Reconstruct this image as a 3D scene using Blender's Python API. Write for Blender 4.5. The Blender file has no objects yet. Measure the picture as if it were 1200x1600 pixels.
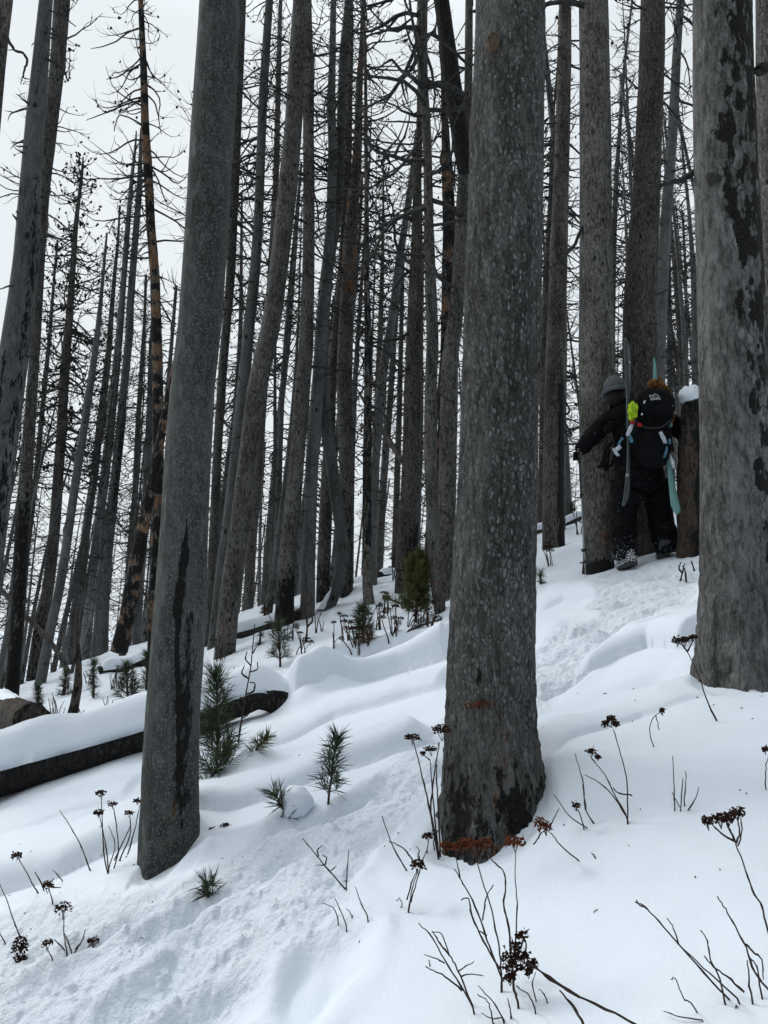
import bpy, math, random
import numpy as np
from mathutils import Vector, Matrix

# ---------------------------------------------------------------- camera, world, sun, exposure
SC = bpy.context.scene
COL = SC.collection
PITCH = math.radians(8.5)
CAMZ = 1.6
cam_d = bpy.data.cameras.new("camera")
cam = bpy.data.objects.new("camera", cam_d)
COL.objects.link(cam)
cam.location = (0, 0, CAMZ)
cam.rotation_euler = (math.radians(90) + PITCH, 0, 0)
cam_d.sensor_fit = 'HORIZONTAL'
cam_d.sensor_width = 36.0
cam_d.lens = 36.0                       # 1200 px focal length on a 1200 px wide frame
cam_d.clip_start = 0.02
cam_d.clip_end = 6000
SC.camera = cam

SC.view_settings.view_transform = 'Standard'
SC.view_settings.look = 'None'
SC.view_settings.exposure = 0.10
SC.view_settings.gamma = 1.0
SC.view_settings.use_curve_mapping = False
SC.cycles.max_bounces = 6
SC.cycles.diffuse_bounces = 3
SC.cycles.use_adaptive_sampling = True
SC.cycles.adaptive_threshold = 0.02

SUN_EL, SUN_ROT = math.radians(42), math.radians(-58)
W = bpy.data.worlds.new("World")
SC.world = W
W.use_nodes = True
nt = W.node_tree
for n in list(nt.nodes):
    nt.nodes.remove(n)
out = nt.nodes.new('ShaderNodeOutputWorld')
bg = nt.nodes.new('ShaderNodeBackground')
sky = nt.nodes.new('ShaderNodeTexSky')
sky.sky_type = 'NISHITA'
sky.sun_disc = False
sky.sun_elevation = SUN_EL
sky.sun_rotation = SUN_ROT
sky.air_density = 1.0
sky.dust_density = 4.0
hsv = nt.nodes.new('ShaderNodeHueSaturation')
hsv.inputs['Saturation'].default_value = 0.25
hsv.inputs['Value'].default_value = 1.0
# overcast: the clear sky is veiled by a bright even layer of cloud with soft structure
tc = nt.nodes.new('ShaderNodeTexCoord')
no = nt.nodes.new('ShaderNodeTexNoise')
no.inputs['Scale'].default_value = 2.2
no.inputs['Detail'].default_value = 3
cr = nt.nodes.new('ShaderNodeValToRGB')
cr.color_ramp.elements[0].position = 0.3
cr.color_ramp.elements[0].color = (7.3, 7.9, 8.3, 1)
cr.color_ramp.elements[1].position = 0.75
cr.color_ramp.elements[1].color = (8.1, 8.6, 8.9, 1)
mx = nt.nodes.new('ShaderNodeMixRGB')
mx.inputs['Fac'].default_value = 0.93
L = nt.links.new
L(tc.outputs['Generated'], no.inputs['Vector'])
L(no.outputs['Fac'], cr.inputs['Fac'])
L(sky.outputs['Color'], hsv.inputs['Color'])
L(hsv.outputs['Color'], mx.inputs['Color1'])
sep = nt.nodes.new('ShaderNodeVectorMath')
sep.operation = 'DOT_PRODUCT'
sep.inputs[1].default_value = (-0.60, 0.78, -0.05)
L(tc.outputs['Generated'], sep.inputs[0])
mr = nt.nodes.new('ShaderNodeMapRange')
mr.inputs['From Min'].default_value = -0.6
mr.inputs['From Max'].default_value = 0.38
mr.inputs['To Min'].default_value = 0.40
mr.inputs['To Max'].default_value = 1.0
L(sep.outputs['Value'], mr.inputs['Value'])
mu = nt.nodes.new('ShaderNodeMixRGB')
mu.blend_type = 'MULTIPLY'
mu.inputs['Fac'].default_value = 1.0
L(cr.outputs['Color'], mu.inputs['Color1'])
sz = nt.nodes.new('ShaderNodeSeparateXYZ')
L(tc.outputs['Generated'], sz.inputs[0])
mz = nt.nodes.new('ShaderNodeMapRange')       # an overcast sky is brightest overhead
mz.inputs['From Min'].default_value = 0.64
mz.inputs['From Max'].default_value = 1.0
mz.inputs['To Min'].default_value = 1.0
mz.inputs['To Max'].default_value = 2.6
L(sz.outputs['Z'], mz.inputs['Value'])
mm_ = nt.nodes.new('ShaderNodeMath')
mm_.operation = 'MULTIPLY'
L(mr.outputs[0], mm_.inputs[0])
L(mz.outputs[0], mm_.inputs[1])
L(mm_.outputs[0], mu.inputs['Color2'])
L(mu.outputs['Color'], mx.inputs['Color2'])
L(mx.outputs['Color'], bg.inputs['Color'])
bg.inputs['Strength'].default_value = 0.1
L(bg.outputs['Background'], out.inputs['Surface'])

sd = bpy.data.lights.new("sun", 'SUN')
sd.energy = 1.2
sd.angle = math.radians(16)
sd.color = (1.0, 0.975, 0.94)
sun = bpy.data.objects.new("sun", sd)
COL.objects.link(sun)
az = SUN_ROT
sdir = Vector((math.sin(az) * math.cos(SUN_EL), math.cos(az) * math.cos(SUN_EL), math.sin(SUN_EL)))
sun.rotation_euler = sdir.to_track_quat('Z', 'Y').to_euler()
sun.location = (0, 0, 30)

# ---------------------------------------------------------------- pixel (1200x1600 photo) -> world
SP, CP = math.sin(PITCH), math.cos(PITCH)
FPX = 1200.0

def ray(px, py):
    u = (px - 600) / FPX
    v = (800 - py) / FPX
    return u, CP - v * SP, SP + v * CP

def pt(px, py, Y):
    a, b, c = ray(px, py)
    t = Y / b
    return np.array([a * t, Y, CAMZ + c * t])

def proj(P):
    x, y, z = P[0], P[1], P[2] - CAMZ
    d = y * CP + z * SP
    return 600 + FPX * x / d, 800 - FPX * (-y * SP + z * CP) / d, d

def pxsize(Y, py=900):
    a, b, c = ray(600, py)
    t = Y / b
    return t / FPX          # metres per photo pixel at that place

# ---------------------------------------------------------------- value noise
def _hash(ix, iy, iz):
    h = (ix.astype(np.int64) * 374761393 + iy.astype(np.int64) * 668265263 + iz.astype(np.int64) * 2147483647 * 3 + iz.astype(np.int64) * 1274126177) & 0xffffffff
    h = ((h ^ (h >> 13)) * 1274126177) & 0xffffffff
    h = h ^ (h >> 16)
    return (h & 0xffff) / 65535.0

def vn(x, y, z=0.0):
    x, y = np.asarray(x, float), np.asarray(y, float)
    z = np.zeros_like(x) + z
    ix, iy, iz = np.floor(x), np.floor(y), np.floor(z)
    fx, fy, fz = x - ix, y - iy, z - iz
    fx, fy, fz = [f * f * (3 - 2 * f) for f in (fx, fy, fz)]
    r = 0
    for dx in (0, 1):
        wx = fx if dx else 1 - fx
        for dy in (0, 1):
            wy = fy if dy else 1 - fy
            for dz in (0, 1):
                wz = fz if dz else 1 - fz
                r = r + wx * wy * wz * _hash(ix + dx, iy + dy, iz + dz)
    return r * 2 - 1

def fbm(x, y, z=0.0, o=4, g=0.5):
    r, a, f = 0, 1.0, 1.0
    for i in range(o):
        r = r + a * vn(np.asarray(x) * f + 13.7 * i, np.asarray(y) * f - 7.1 * i, np.asarray(z) * f + 3.3 * i)
        a *= g
        f *= 2.03
    return r

def sstep(a, b, x):
    t = np.clip((x - a) / (b - a), 0, 1)
    return t * t * (3 - 2 * t)

# ---------------------------------------------------------------- mesh helpers
class MB:
    """collects vertices and faces for ONE mesh object"""
    def __init__(s):
        s.v, s.q, s.t, s.n = [], [], [], 0
        s.a = {}
        s.mi_q, s.mi_t = [], []
    def add(s, V, Q=None, T=None, mi=0):
        V = np.asarray(V, float).reshape(-1, 3)
        if Q is not None and len(Q):
            s.q.append(np.asarray(Q, np.int64) + s.n)
            s.mi_q.append(np.full(len(Q), mi))
        if T is not None and len(T):
            s.t.append(np.asarray(T, np.int64) + s.n)
            s.mi_t.append(np.full(len(T), mi))
        s.v.append(V)
        s.n += len(V)
    def mesh(s, name, mats, attrs=None, smooth=True):
        V = np.concatenate(s.v) if s.v else np.zeros((0, 3))
        Q = np.concatenate(s.q) if s.q else np.zeros((0, 4), np.int64)
        T = np.concatenate(s.t) if s.t else np.zeros((0, 3), np.int64)
        me = bpy.data.meshes.new(name)
        me.vertices.add(len(V))
        me.vertices.foreach_set('co', V.astype(np.float32).ravel())
        idx = np.concatenate([Q.ravel(), T.ravel()]).astype(np.int32)
        me.loops.add(len(idx))
        me.loops.foreach_set('vertex_index', idx)
        me.polygons.add(len(Q) + len(T))
        st = np.concatenate([np.arange(len(Q)) * 4, len(Q) * 4 + np.arange(len(T)) * 3]).astype(np.int32)
        me.polygons.foreach_set('loop_start', st)
        mi = np.concatenate([np.concatenate(s.mi_q) if s.mi_q else np.zeros(0), np.concatenate(s.mi_t) if s.mi_t else np.zeros(0)]).astype(np.int32)
        me.polygons.foreach_set('material_index', mi)
        if smooth:
            me.polygons.foreach_set('use_smooth', np.ones(len(Q) + len(T), bool))
        for k, val in (attrs or {}).items():
            at = me.attributes.new(k, 'FLOAT', 'POINT')
            at.data.foreach_set('value', np.asarray(val, np.float32))
        me.update(calc_edges=True)
        me.validate()
        for m in (mats if isinstance(mats, (list, tuple)) else [mats]):
            me.materials.append(m)
        return me
    def build(s, name, mats, parent=None, origin=None, attrs=None, smooth=True, label=None):
        """link as one object; vertices are world coordinates, origin the object's place"""
        o0 = np.zeros(3)
        if parent is not None:
            o0 = np.array(parent.get('_w', (0, 0, 0)), float)
            loc = (0, 0, 0)
        elif origin is not None:
            o0 = np.array(origin, float)
            loc = o0
        else:
            loc = (0, 0, 0)
        if s.v:
            s.v = [v - o0 for v in s.v]
        me = s.mesh(name, mats, attrs, smooth)
        o = bpy.data.objects.new(name, me)
        COL.objects.link(o)
        o.location = loc
        if parent is not None:
            o.parent = parent
            o['_w'] = list(o0)
        else:
            o['_w'] = list(o0)
        if label:
            o['label'] = label
        return o

def thing(name, label, cat, loc, group=None):
    o = bpy.data.objects.new(name, None)
    COL.objects.link(o)
    o.location = loc
    o.empty_display_size = 0.1
    o['label'] = label
    o['category'] = cat
    if group:
        o['group'] = group
    o['_w'] = [float(c) for c in loc]
    return o

def tag(o, label, cat, group=None):
    o['label'] = label
    o['category'] = cat
    if group:
        o['group'] = group
    return o

def frames(P):
    P = np.asarray(P, float)
    T = np.gradient(P, axis=0) if len(P) > 1 else np.array([[0, 0, 1.0]])
    T /= np.linalg.norm(T, axis=1)[:, None] + 1e-9
    d = P[-1] - P[0]
    ref = np.array([0, 1.0, 0]) if abs(d[1]) < 0.7 * np.linalg.norm(d) else np.array([1.0, 0, 0])
    A = np.cross(ref, T)
    A /= np.linalg.norm(A, axis=1)[:, None] + 1e-9
    B = np.cross(T, A)
    return T, A, B

def tube(mb, P, R, S=6, cap=True, mi=0, squash=1.0):
    P = np.asarray(P, float)
    R = np.broadcast_to(np.asarray(R, float), (len(P),))
    T, A, B = frames(P)
    th = np.arange(S) * 2 * math.pi / S
    V = P[:, None] + R[:, None, None] * (np.cos(th)[None, :, None] * A[:, None] + squash * np.sin(th)[None, :, None] * B[:, None])
    n = len(P)
    i = np.arange(n - 1)[:, None] * S
    j = np.arange(S)[None]
    j2 = (j + 1) % S
    Q = np.stack([i + j, i + j2, i + S + j2, i + S + j], -1).reshape(-1, 4)
    V = V.reshape(-1, 3)
    Tr = None
    if cap:
        V = np.concatenate([V, P[:1], P[-1:]])
        c0, c1 = n * S, n * S + 1
        jj = np.arange(S)
        Tr = np.concatenate([np.stack([np.full(S, c0), (jj + 1) % S, jj], -1),
                             np.stack([np.full(S, c1), (n - 1) * S + jj, (n - 1) * S + (jj + 1) % S], -1)])
    mb.add(V, Q, Tr, mi)

_t = (1 + 5 ** .5) / 2
ICO_V = np.array([(-1, _t, 0), (1, _t, 0), (-1, -_t, 0), (1, -_t, 0), (0, -1, _t), (0, 1, _t), (0, -1, -_t), (0, 1, -_t), (_t, 0, -1), (_t, 0, 1), (-_t, 0, -1), (-_t, 0, 1)], float)
ICO_V /= np.linalg.norm(ICO_V[0])
ICO_F = np.array([(0, 11, 5), (0, 5, 1), (0, 1, 7), (0, 7, 10), (0, 10, 11), (1, 5, 9), (5, 11, 4), (11, 10, 2), (10, 7, 6), (7, 1, 8), (3, 9, 4), (3, 4, 2), (3, 2, 6), (3, 6, 8), (3, 8, 9), (4, 9, 5), (2, 4, 11), (6, 2, 10), (8, 6, 7), (9, 8, 1)])
OCT_V = np.array([(1, 0, 0), (-1, 0, 0), (0, 1, 0), (0, -1, 0), (0, 0, 1), (0, 0, -1)], float)
OCT_F = np.array([(0, 2, 4), (2, 1, 4), (1, 3, 4), (3, 0, 4), (2, 0, 5), (1, 2, 5), (3, 1, 5), (0, 3, 5)])

def sphere_grid(n=16, m=12):
    th = np.linspace(0, 2 * math.pi, n, endpoint=False)
    ph = np.linspace(0, math.pi, m + 1)[1:-1]
    V = [(0, 0, 1)]
    for p in ph:
        for t in th:
            V.append((math.sin(p) * math.cos(t), math.sin(p) * math.sin(t), math.cos(p)))
    V.append((0, 0, -1))
    Q, T = [], []
    for j in range(n):
        T.append((0, 1 + j, 1 + (j + 1) % n))
        for i in range(len(ph) - 1):
            a = 1 + i * n
            Q.append((a + j, a + n + j, a + n + (j + 1) % n, a + (j + 1) % n))
        a = 1 + (len(ph) - 1) * n
        T.append((a + j, len(V) - 1, a + (j + 1) % n))
    return np.array(V), np.array(Q), np.array(T)

# ---------------------------------------------------------------- materials
def newmat(name):
    m = bpy.data.materials.new(name)
    m.use_nodes = True
    t = m.node_tree
    b = t.nodes['Principled BSDF']
    return m, t, b

def nd(t, typ, **kw):
    n = t.nodes.new(typ)
    for k, v in kw.items():
        if k in n.inputs:
            n.inputs[k].default_value = v
        else:
            setattr(n, k, v)
    return n

def ramp(t, src, p0, p1, c0=(0, 0, 0, 1), c1=(1, 1, 1, 1)):
    r = t.nodes.new('ShaderNodeValToRGB')
    r.color_ramp.elements[0].position = p0
    r.color_ramp.elements[1].position = p1
    r.color_ramp.elements[0].color = c0
    r.color_ramp.elements[1].color = c1
    t.links.new(src, r.inputs['Fac'])
    return r.outputs['Color']

def math_n(t, op, a, b=None, clamp=False):
    n = t.nodes.new('ShaderNodeMath')
    n.operation = op
    n.use_clamp = clamp
    for i, x in enumerate((a, b)):
        if x is None:
            continue
        if isinstance(x, (int, float)):
            n.inputs[i].default_value = x
        else:
            t.links.new(x, n.inputs[i])
    return n.outputs[0]

def mixc(t, fac, a, b, mode='MIX'):
    n = t.nodes.new('ShaderNodeMixRGB')
    n.blend_type = mode
    for i, x in ((0, fac), (1, a), (2, b)):
        if isinstance(x, (int, float)):
            n.inputs[i].default_value = x
        elif isinstance(x, tuple):
            n.inputs[i].default_value = (*x[:3], 1)
        else:
            t.links.new(x, n.inputs[i])
    return n.outputs[0]

def bark(name, dark, base, light, cell=42, spot=0.6, woodc=(0.22, 0.115, 0.06), edge=0.5, knots=0.7, bumpd=0.006, cellz=0.5, fib=1.0, blotch=0.75, kns=5.0, cs=(0.35, 0.75)):
    m, t, b = newmat(name)
    lk = t.links.new
    tcn = nd(t, 'ShaderNodeTexCoord')
    oi = nd(t, 'ShaderNodeObjectInfo')
    off = math_n(t, 'MULTIPLY', oi.outputs['Random'], 37.0)
    cmb = nd(t, 'ShaderNodeCombineXYZ')
    lk(off, cmb.inputs[0]); lk(off, cmb.inputs[2])
    addv = nd(t, 'ShaderNodeVectorMath', operation='ADD')
    lk(tcn.outputs['Object'], addv.inputs[0]); lk(cmb.outputs[0], addv.inputs[1])
    P = addv.outputs[0]
    # warp
    wn = nd(t, 'ShaderNodeTexNoise', Scale=9.0, Detail=3.0)
    lk(P, wn.inputs['Vector'])
    ws = nd(t, 'ShaderNodeVectorMath', operation='SCALE')
    ws.inputs['Scale'].default_value = 0.045
    lk(wn.outputs['Color'], ws.inputs[0])
    wp = nd(t, 'ShaderNodeVectorMath', operation='ADD')
    lk(P, wp.inputs[0]); lk(ws.outputs[0], wp.inputs[1])
    def mapping(sz, src=wp.outputs[0]):
        mp = nd(t, 'ShaderNodeMapping')
        mp.inputs['Scale'].default_value = (1, 1, sz)
        lk(src, mp.inputs['Vector'])
        return mp.outputs[0]
    mc = mapping(cellz)
    mf = mapping(0.07)
    v1 = nd(t, 'ShaderNodeTexVoronoi', Scale=cell); lk(mc, v1.inputs['Vector'])
    v2 = nd(t, 'ShaderNodeTexVoronoi', Scale=cell * 0.8); v2.feature = 'DISTANCE_TO_EDGE'; lk(mc, v2.inputs['Vector'])
    v3 = nd(t, 'ShaderNodeTexVoronoi', Scale=kns); lk(mapping(0.55), v3.inputs['Vector'])
    n1 = nd(t, 'ShaderNodeTexNoise', Scale=5.0, Detail=6.0); lk(mapping(0.35), n1.inputs['Vector'])
    n2 = nd(t, 'ShaderNodeTexNoise', Scale=95.0 * fib, Detail=4.0); lk(mf, n2.inputs['Vector'])
    n3 = nd(t, 'ShaderNodeTexNoise', Scale=130.0, Detail=5.0); lk(mapping(0.5), n3.inputs['Vector'])
    n4 = nd(t, 'ShaderNodeTexNoise', Scale=22.0, Detail=6.0, Roughness=0.7); lk(mapping(0.35), n4.inputs['Vector'])
    n5 = nd(t, 'ShaderNodeTexNoise', Scale=38.0, Detail=5.0, Roughness=0.65); lk(mapping(0.28), n5.inputs['Vector'])
    at = {}
    for k in ('char', 'wood', 'flake'):
        a = nd(t, 'ShaderNodeAttribute', attribute_name=k)
        at[k] = a.outputs['Fac']
    tone = math_n(t, 'ADD', math_n(t, 'MULTIPLY', n1.outputs['Fac'], 0.45),
                  math_n(t, 'ADD', math_n(t, 'MULTIPLY', n2.outputs['Fac'], 0.3), math_n(t, 'MULTIPLY', n3.outputs['Fac'], 0.3)))
    c = mixc(t, ramp(t, tone, 0.44, 0.60), dark, base)
    c = mixc(t, math_n(t, 'MULTIPLY', ramp(t, n4.outputs['Fac'], 0.50, 0.66), 0.45), c, light)
    c = mixc(t, math_n(t, 'MULTIPLY', ramp(t, n5.outputs['Fac'], 0.50, 0.60), blotch), c, tuple(x * 0.35 for x in dark))
    # scales: pale centres, dark rims, only where flake > 0
    cellr = nd(t, 'ShaderNodeSeparateColor'); lk(v1.outputs['Color'], cellr.inputs[0])
    sp = ramp(t, v1.outputs['Distance'], 0.26, 0.42, (1, 1, 1, 1), (0, 0, 0, 1))
    spm = math_n(t, 'MULTIPLY', math_n(t, 'MULTIPLY', sp, ramp(t, cellr.outputs[0], cs[0], cs[1])), at['flake'])
    c = mixc(t, math_n(t, 'MULTIPLY', spm, spot), c, light)
    rim = math_n(t, 'MULTIPLY', ramp(t, v2.outputs['Distance'], 0.015, 0.07, (1, 1, 1, 1), (0, 0, 0, 1)), ramp(t, n4.outputs['Fac'], 0.40, 0.56))
    rimm = math_n(t, 'MULTIPLY', rim, at['flake'])
    c = mixc(t, math_n(t, 'MULTIPLY', rimm, edge), c, tuple(x * 0.25 for x in dark))
    # knots
    kn = math_n(t, 'MULTIPLY', ramp(t, v3.outputs['Distance'], 0.09, 0.13, (1, 1, 1, 1), (0, 0, 0, 1)), knots)
    c = mixc(t, kn, c, (0.008, 0.008, 0.008))
    # exposed wood
    jit = math_n(t, 'ADD', math_n(t, 'MULTIPLY', math_n(t, 'SUBTRACT', n4.outputs['Fac'], 0.5), 1.7),
                 math_n(t, 'MULTIPLY', math_n(t, 'SUBTRACT', n5.outputs['Fac'], 0.5), 1.3))
    wm = ramp(t, math_n(t, 'ADD', at['wood'], jit), 0.5, 0.58)
    wc = mixc(t, ramp(t, n2.outputs['Fac'], 0.35, 0.65), tuple(x * 0.35 for x in woodc), woodc)
    c = mixc(t, wm, c, wc)
    cm = ramp(t, math_n(t, 'ADD', at['char'], jit), 0.47, 0.57)
    c = mixc(t, cm, c, mixc(t, ramp(t, n3.outputs['Fac'], 0.45, 0.7), (0.004, 0.004, 0.004), (0.022, 0.021, 0.02)))
    # each tree a little different
    hv = nd(t, 'ShaderNodeHueSaturation')
    lk(math_n(t, 'ADD', math_n(t, 'MULTIPLY', oi.outputs['Random'], 0.5), 0.75), hv.inputs['Value'])
    lk(c, hv.inputs['Color'])
    lk(hv.outputs[0], b.inputs['Base Color'])
    b.inputs['Roughness'].default_value = 0.9
    b.inputs['Specular IOR Level'].default_value = 0.25
    h = math_n(t, 'ADD', math_n(t, 'MULTIPLY', n2.outputs['Fac'], 0.5), math_n(t, 'MULTIPLY', n3.outputs['Fac'], 0.5))
    h = math_n(t, 'ADD', h, math_n(t, 'MULTIPLY', spm, 0.5))
    h = math_n(t, 'SUBTRACT', h, math_n(t, 'MULTIPLY', rimm, 0.7))
    h = math_n(t, 'SUBTRACT', h, math_n(t, 'MULTIPLY', kn, 0.8))
    h = math_n(t, 'SUBTRACT', h, math_n(t, 'MULTIPLY', cm, 1.6))
    h = math_n(t, 'ADD', h, math_n(t, 'MULTIPLY', n4.outputs['Fac'], 0.8))
    bp = nd(t, 'ShaderNodeBump', Strength=0.9, Distance=bumpd)
    lk(h, bp.inputs['Height'])
    lk(bp.outputs[0], b.inputs['Normal'])
    return m

def simple(name, c1, c2=None, rough=0.8, scale=40, spec=0.3, bump=0.0, metal=0.0):
    m, t, b = newmat(name)
    if c2 is None:
        c2 = tuple(x * 0.6 for x in c1)
    tcn = nd(t, 'ShaderNodeTexCoord')
    n = nd(t, 'ShaderNodeTexNoise', Scale=scale, Detail=5.0)
    t.links.new(tcn.outputs['Object'], n.inputs['Vector'])
    t.links.new(mixc(t, ramp(t, n.outputs['Fac'], 0.35, 0.65), c2, c1), b.inputs['Base Color'])
    b.inputs['Roughness'].default_value = rough
    b.inputs['Specular IOR Level'].default_value = spec
    b.inputs['Metallic'].default_value = metal
    if bump:
        bp = nd(t, 'ShaderNodeBump', Strength=0.8, Distance=bump)
        t.links.new(n.outputs['Fac'], bp.inputs['Height'])
        t.links.new(bp.outputs[0], b.inputs['Normal'])
    return m

def snow_mat(name, crumbly=1.0):
    m, t, b = newmat(name)
    lk = t.links.new
    tcn = nd(t, 'ShaderNodeTexCoord')
    n0 = nd(t, 'ShaderNodeTexNoise', Scale=0.7, Detail=3.0); lk(tcn.outputs['Object'], n0.inputs['Vector'])
    n1 = nd(t, 'ShaderNodeTexNoise', Scale=28.0, Detail=6.0, Roughness=0.6); lk(tcn.outputs['Object'], n1.inputs['Vector'])
    n2 = nd(t, 'ShaderNodeTexNoise', Scale=240.0, Detail=3.0); lk(tcn.outputs['Object'], n2.inputs['Vector'])
    c = mixc(t, ramp(t, n0.outputs['Fac'], 0.3, 0.7), (0.70, 0.768, 0.855), (0.77, 0.825, 0.89))
    lk(c, b.inputs['Base Color'])
    b.inputs['Roughness'].default_value = 0.55
    b.inputs['Specular IOR Level'].default_value = 0.2
    a = nd(t, 'ShaderNodeAttribute', attribute_name='rough')
    k = math_n(t, 'ADD', math_n(t, 'MULTIPLY', a.outputs['Fac'], 1.5 * crumbly), 0.12)
    h = math_n(t, 'ADD', math_n(t, 'MULTIPLY', n1.outputs['Fac'], k), math_n(t, 'MULTIPLY', n2.outputs['Fac'], 0.11))
    bp = nd(t, 'ShaderNodeBump', Strength=0.8, Distance=0.025)
    lk(h, bp.inputs['Height'])
    lk(bp.outputs[0], b.inputs['Normal'])
    return m

M = {}
M['snow'] = snow_mat('snow')
M['center'] = bark('bark_speckled', (0.026, 0.026, 0.025), (0.105, 0.104, 0.100), (0.28, 0.277, 0.27), blotch=0.5, cell=58, spot=0.8, edge=0.75, woodc=(.15, .085, .05), knots=0.5, bumpd=0.013, cellz=0.55)
M['smooth'] = bark('bark_smooth', (0.032, 0.035, 0.033), (0.080, 0.086, 0.083), (0.20, 0.21, 0.205), cs=(0.1, 0.6), cell=110, spot=0.75, edge=0.1, blotch=0.28, knots=0.3, bumpd=0.003, cellz=0.6)
M['pale'] = bark('bark_pale', (0.042, 0.042, 0.040), (0.125, 0.125, 0.121), (0.24, 0.24, 0.235), cell=24, spot=0.5, edge=0.6, blotch=0.6, knots=0.5, bumpd=0.006, cellz=0.5)
M['mid'] = bark('bark_grey', (0.036, 0.034, 0.031), (0.130, 0.126, 0.118), (0.25, 0.24, 0.23), cell=40, spot=0.5, edge=0.8, kns=7.0, knots=1.0, bumpd=0.007)
M['cool'] = bark('bark_cool', (0.050, 0.051, 0.050), (0.125, 0.129, 0.128), (0.22, 0.225, 0.222), cell=60, spot=0.4, edge=0.4, blotch=0.25, knots=0.9, bumpd=0.004)
M['brown'] = bark('bark_brown', (0.030, 0.027, 0.024), (0.118, 0.109, 0.099), (0.23, 0.22, 0.20), cell=45, spot=0.5, edge=0.9, kns=7.0, knots=1.0, bumpd=0.008)
M['patchy'] = bark('bark_patchy', (0.030, 0.027, 0.024), (0.10, 0.09, 0.08), (0.28, 0.24, 0.20), cell=30, spot=0.8, woodc=(0.21, 0.125, 0.075), edge=1.0, knots=0.6, bumpd=0.010)
M['black'] = bark('bark_burnt', (0.006, 0.006, 0.006), (0.018, 0.017, 0.016), (0.05, 0.048, 0.045), cell=30, spot=0.5, edge=1.0, knots=0.3, bumpd=0.012)
M['far'] = bark('bark_far', (0.06, 0.06, 0.058), (0.14, 0.142, 0.14), (0.22, 0.22, 0.22), cell=40, spot=0.4, edge=0.5, knots=0.6)
M['twig'] = simple('dead_branch', (0.060, 0.060, 0.060), (0.025, 0.024, 0.023), 0.95, 25, 0.1)
M['cone'] = simple('old_cone', (0.020, 0.017, 0.015), (0.010, 0.009, 0.008), 0.95, 60, 0.1)
M['stem'] = simple('dry_stem', (0.060, 0.042, 0.034), (0.022, 0.015, 0.012), 0.85, 60, 0.2)
M['flower'] = simple('dry_flower', (0.046, 0.022, 0.015), (0.016, 0.009, 0.007), 0.95, 90, 0.1)
M['rust'] = simple('rust_flower', (0.15, 0.045, 0.018), (0.050, 0.017, 0.010), 0.95, 90, 0.1)
M['needle'] = simple('pine_needle', (0.055, 0.078, 0.034), (0.024, 0.038, 0.018), 0.6, 30, 0.3)
M['needle_ol'] = simple('olive_needle', (0.105, 0.115, 0.024), (0.045, 0.055, 0.014), 0.6, 30, 0.3)
M['needle_dead'] = simple('brown_needle', (0.10, 0.055, 0.030), (0.04, 0.022, 0.014), 0.8, 30, 0.2)
M['stump'] = bark('bark_stump', (0.022, 0.018, 0.015), (0.080, 0.064, 0.052), (0.17, 0.145, 0.12), cell=30, spot=.3, woodc=(0.12, 0.068, 0.045), edge=.5, knots=0, bumpd=.02)

# ---------------------------------------------------------------- the snow slope
def g_y(y):
    y = np.asarray(y, float)
    # climbs 0.17 per metre, rolls over at about 15 m and falls away, level far out
    a = 13.0
    r = np.where(y < a, y, 0.0)
    s = np.clip(y - a, 0, 7.0)
    roll = a + s - (1.7 / (2 * 7.0)) * s * s
    far = np.clip(y - a - 7.0, 0, 70)
    r = np.where(y >= a, roll - 0.7 * far + 0.7 / 140 * far * far, r)
    return r

def z_base(x, y):
    x = np.asarray(x, float)
    y = np.asarray(y, float)
    lim = 9 + 0 * x
    k = np.clip((np.abs(y) - 14) / 60, 0, 1)
    xs = np.where(np.abs(x) > lim, np.sign(x) * (lim + 22 * np.tanh((np.abs(x) - lim) / 22)), x)
    return 0.15 + 0.295 * xs * (1 - 0.45 * k) + 0.17 * g_y(y)

def G(px, py, f=None):
    """where the ray through that photo pixel meets the slope"""
    f = f or z_base
    a, b, c = ray(px, py)
    t0 = 0.6
    prev = None
    t = t0
    while t < 60:
        z = CAMZ + c * t
        d = z - float(f(a * t, b * t))
        if d < 0:
            lo, hi = prev, t
            for _ in range(22):
                m_ = (lo + hi) / 2
                if CAMZ + c * m_ - float(f(a * m_, b * m_)) < 0:
                    hi = m_
                else:
                    lo = m_
            t = hi
            return np.array([a * t, b * t, CAMZ + c * t])
        prev = t
        t *= 1.03
    t = 15.5
    return np.array([a * t, b * t, float(f(a * t, b * t))])

def seg_dist(X, Y, pts):
    """signed distance to a polyline (positive = far/uphill side), and 0..1 along it"""
    best = np.full(X.shape, 1e9)
    sd_ = np.zeros(X.shape)
    al = np.zeros(X.shape)
    L_ = [0]
    for a, b in zip(pts[:-1], pts[1:]):
        L_.append(L_[-1] + math.hypot(b[0] - a[0], b[1] - a[1]))
    for i, (a, b) in enumerate(zip(pts[:-1], pts[1:])):
        dx, dy = b[0] - a[0], b[1] - a[1]
        l2 = dx * dx + dy * dy
        t = np.clip(((X - a[0]) * dx + (Y - a[1]) * dy) / l2, 0, 1)
        ex, ey = X - (a[0] + t * dx), Y - (a[1] + t * dy)
        d = np.hypot(ex, ey)
        s = np.sign(dx * (Y - a[1]) - dy * (X - a[0]))
        m_ = d < best
        best = np.where(m_, d, best)
        sd_ = np.where(m_, d * s, sd_)
        al = np.where(m_, (L_[i] + t * math.sqrt(l2)) / L_[-1], al)
    return sd_, al

def gp(*pix):
    return [tuple(G(x, y)[:2]) for x, y in pix]

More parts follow.
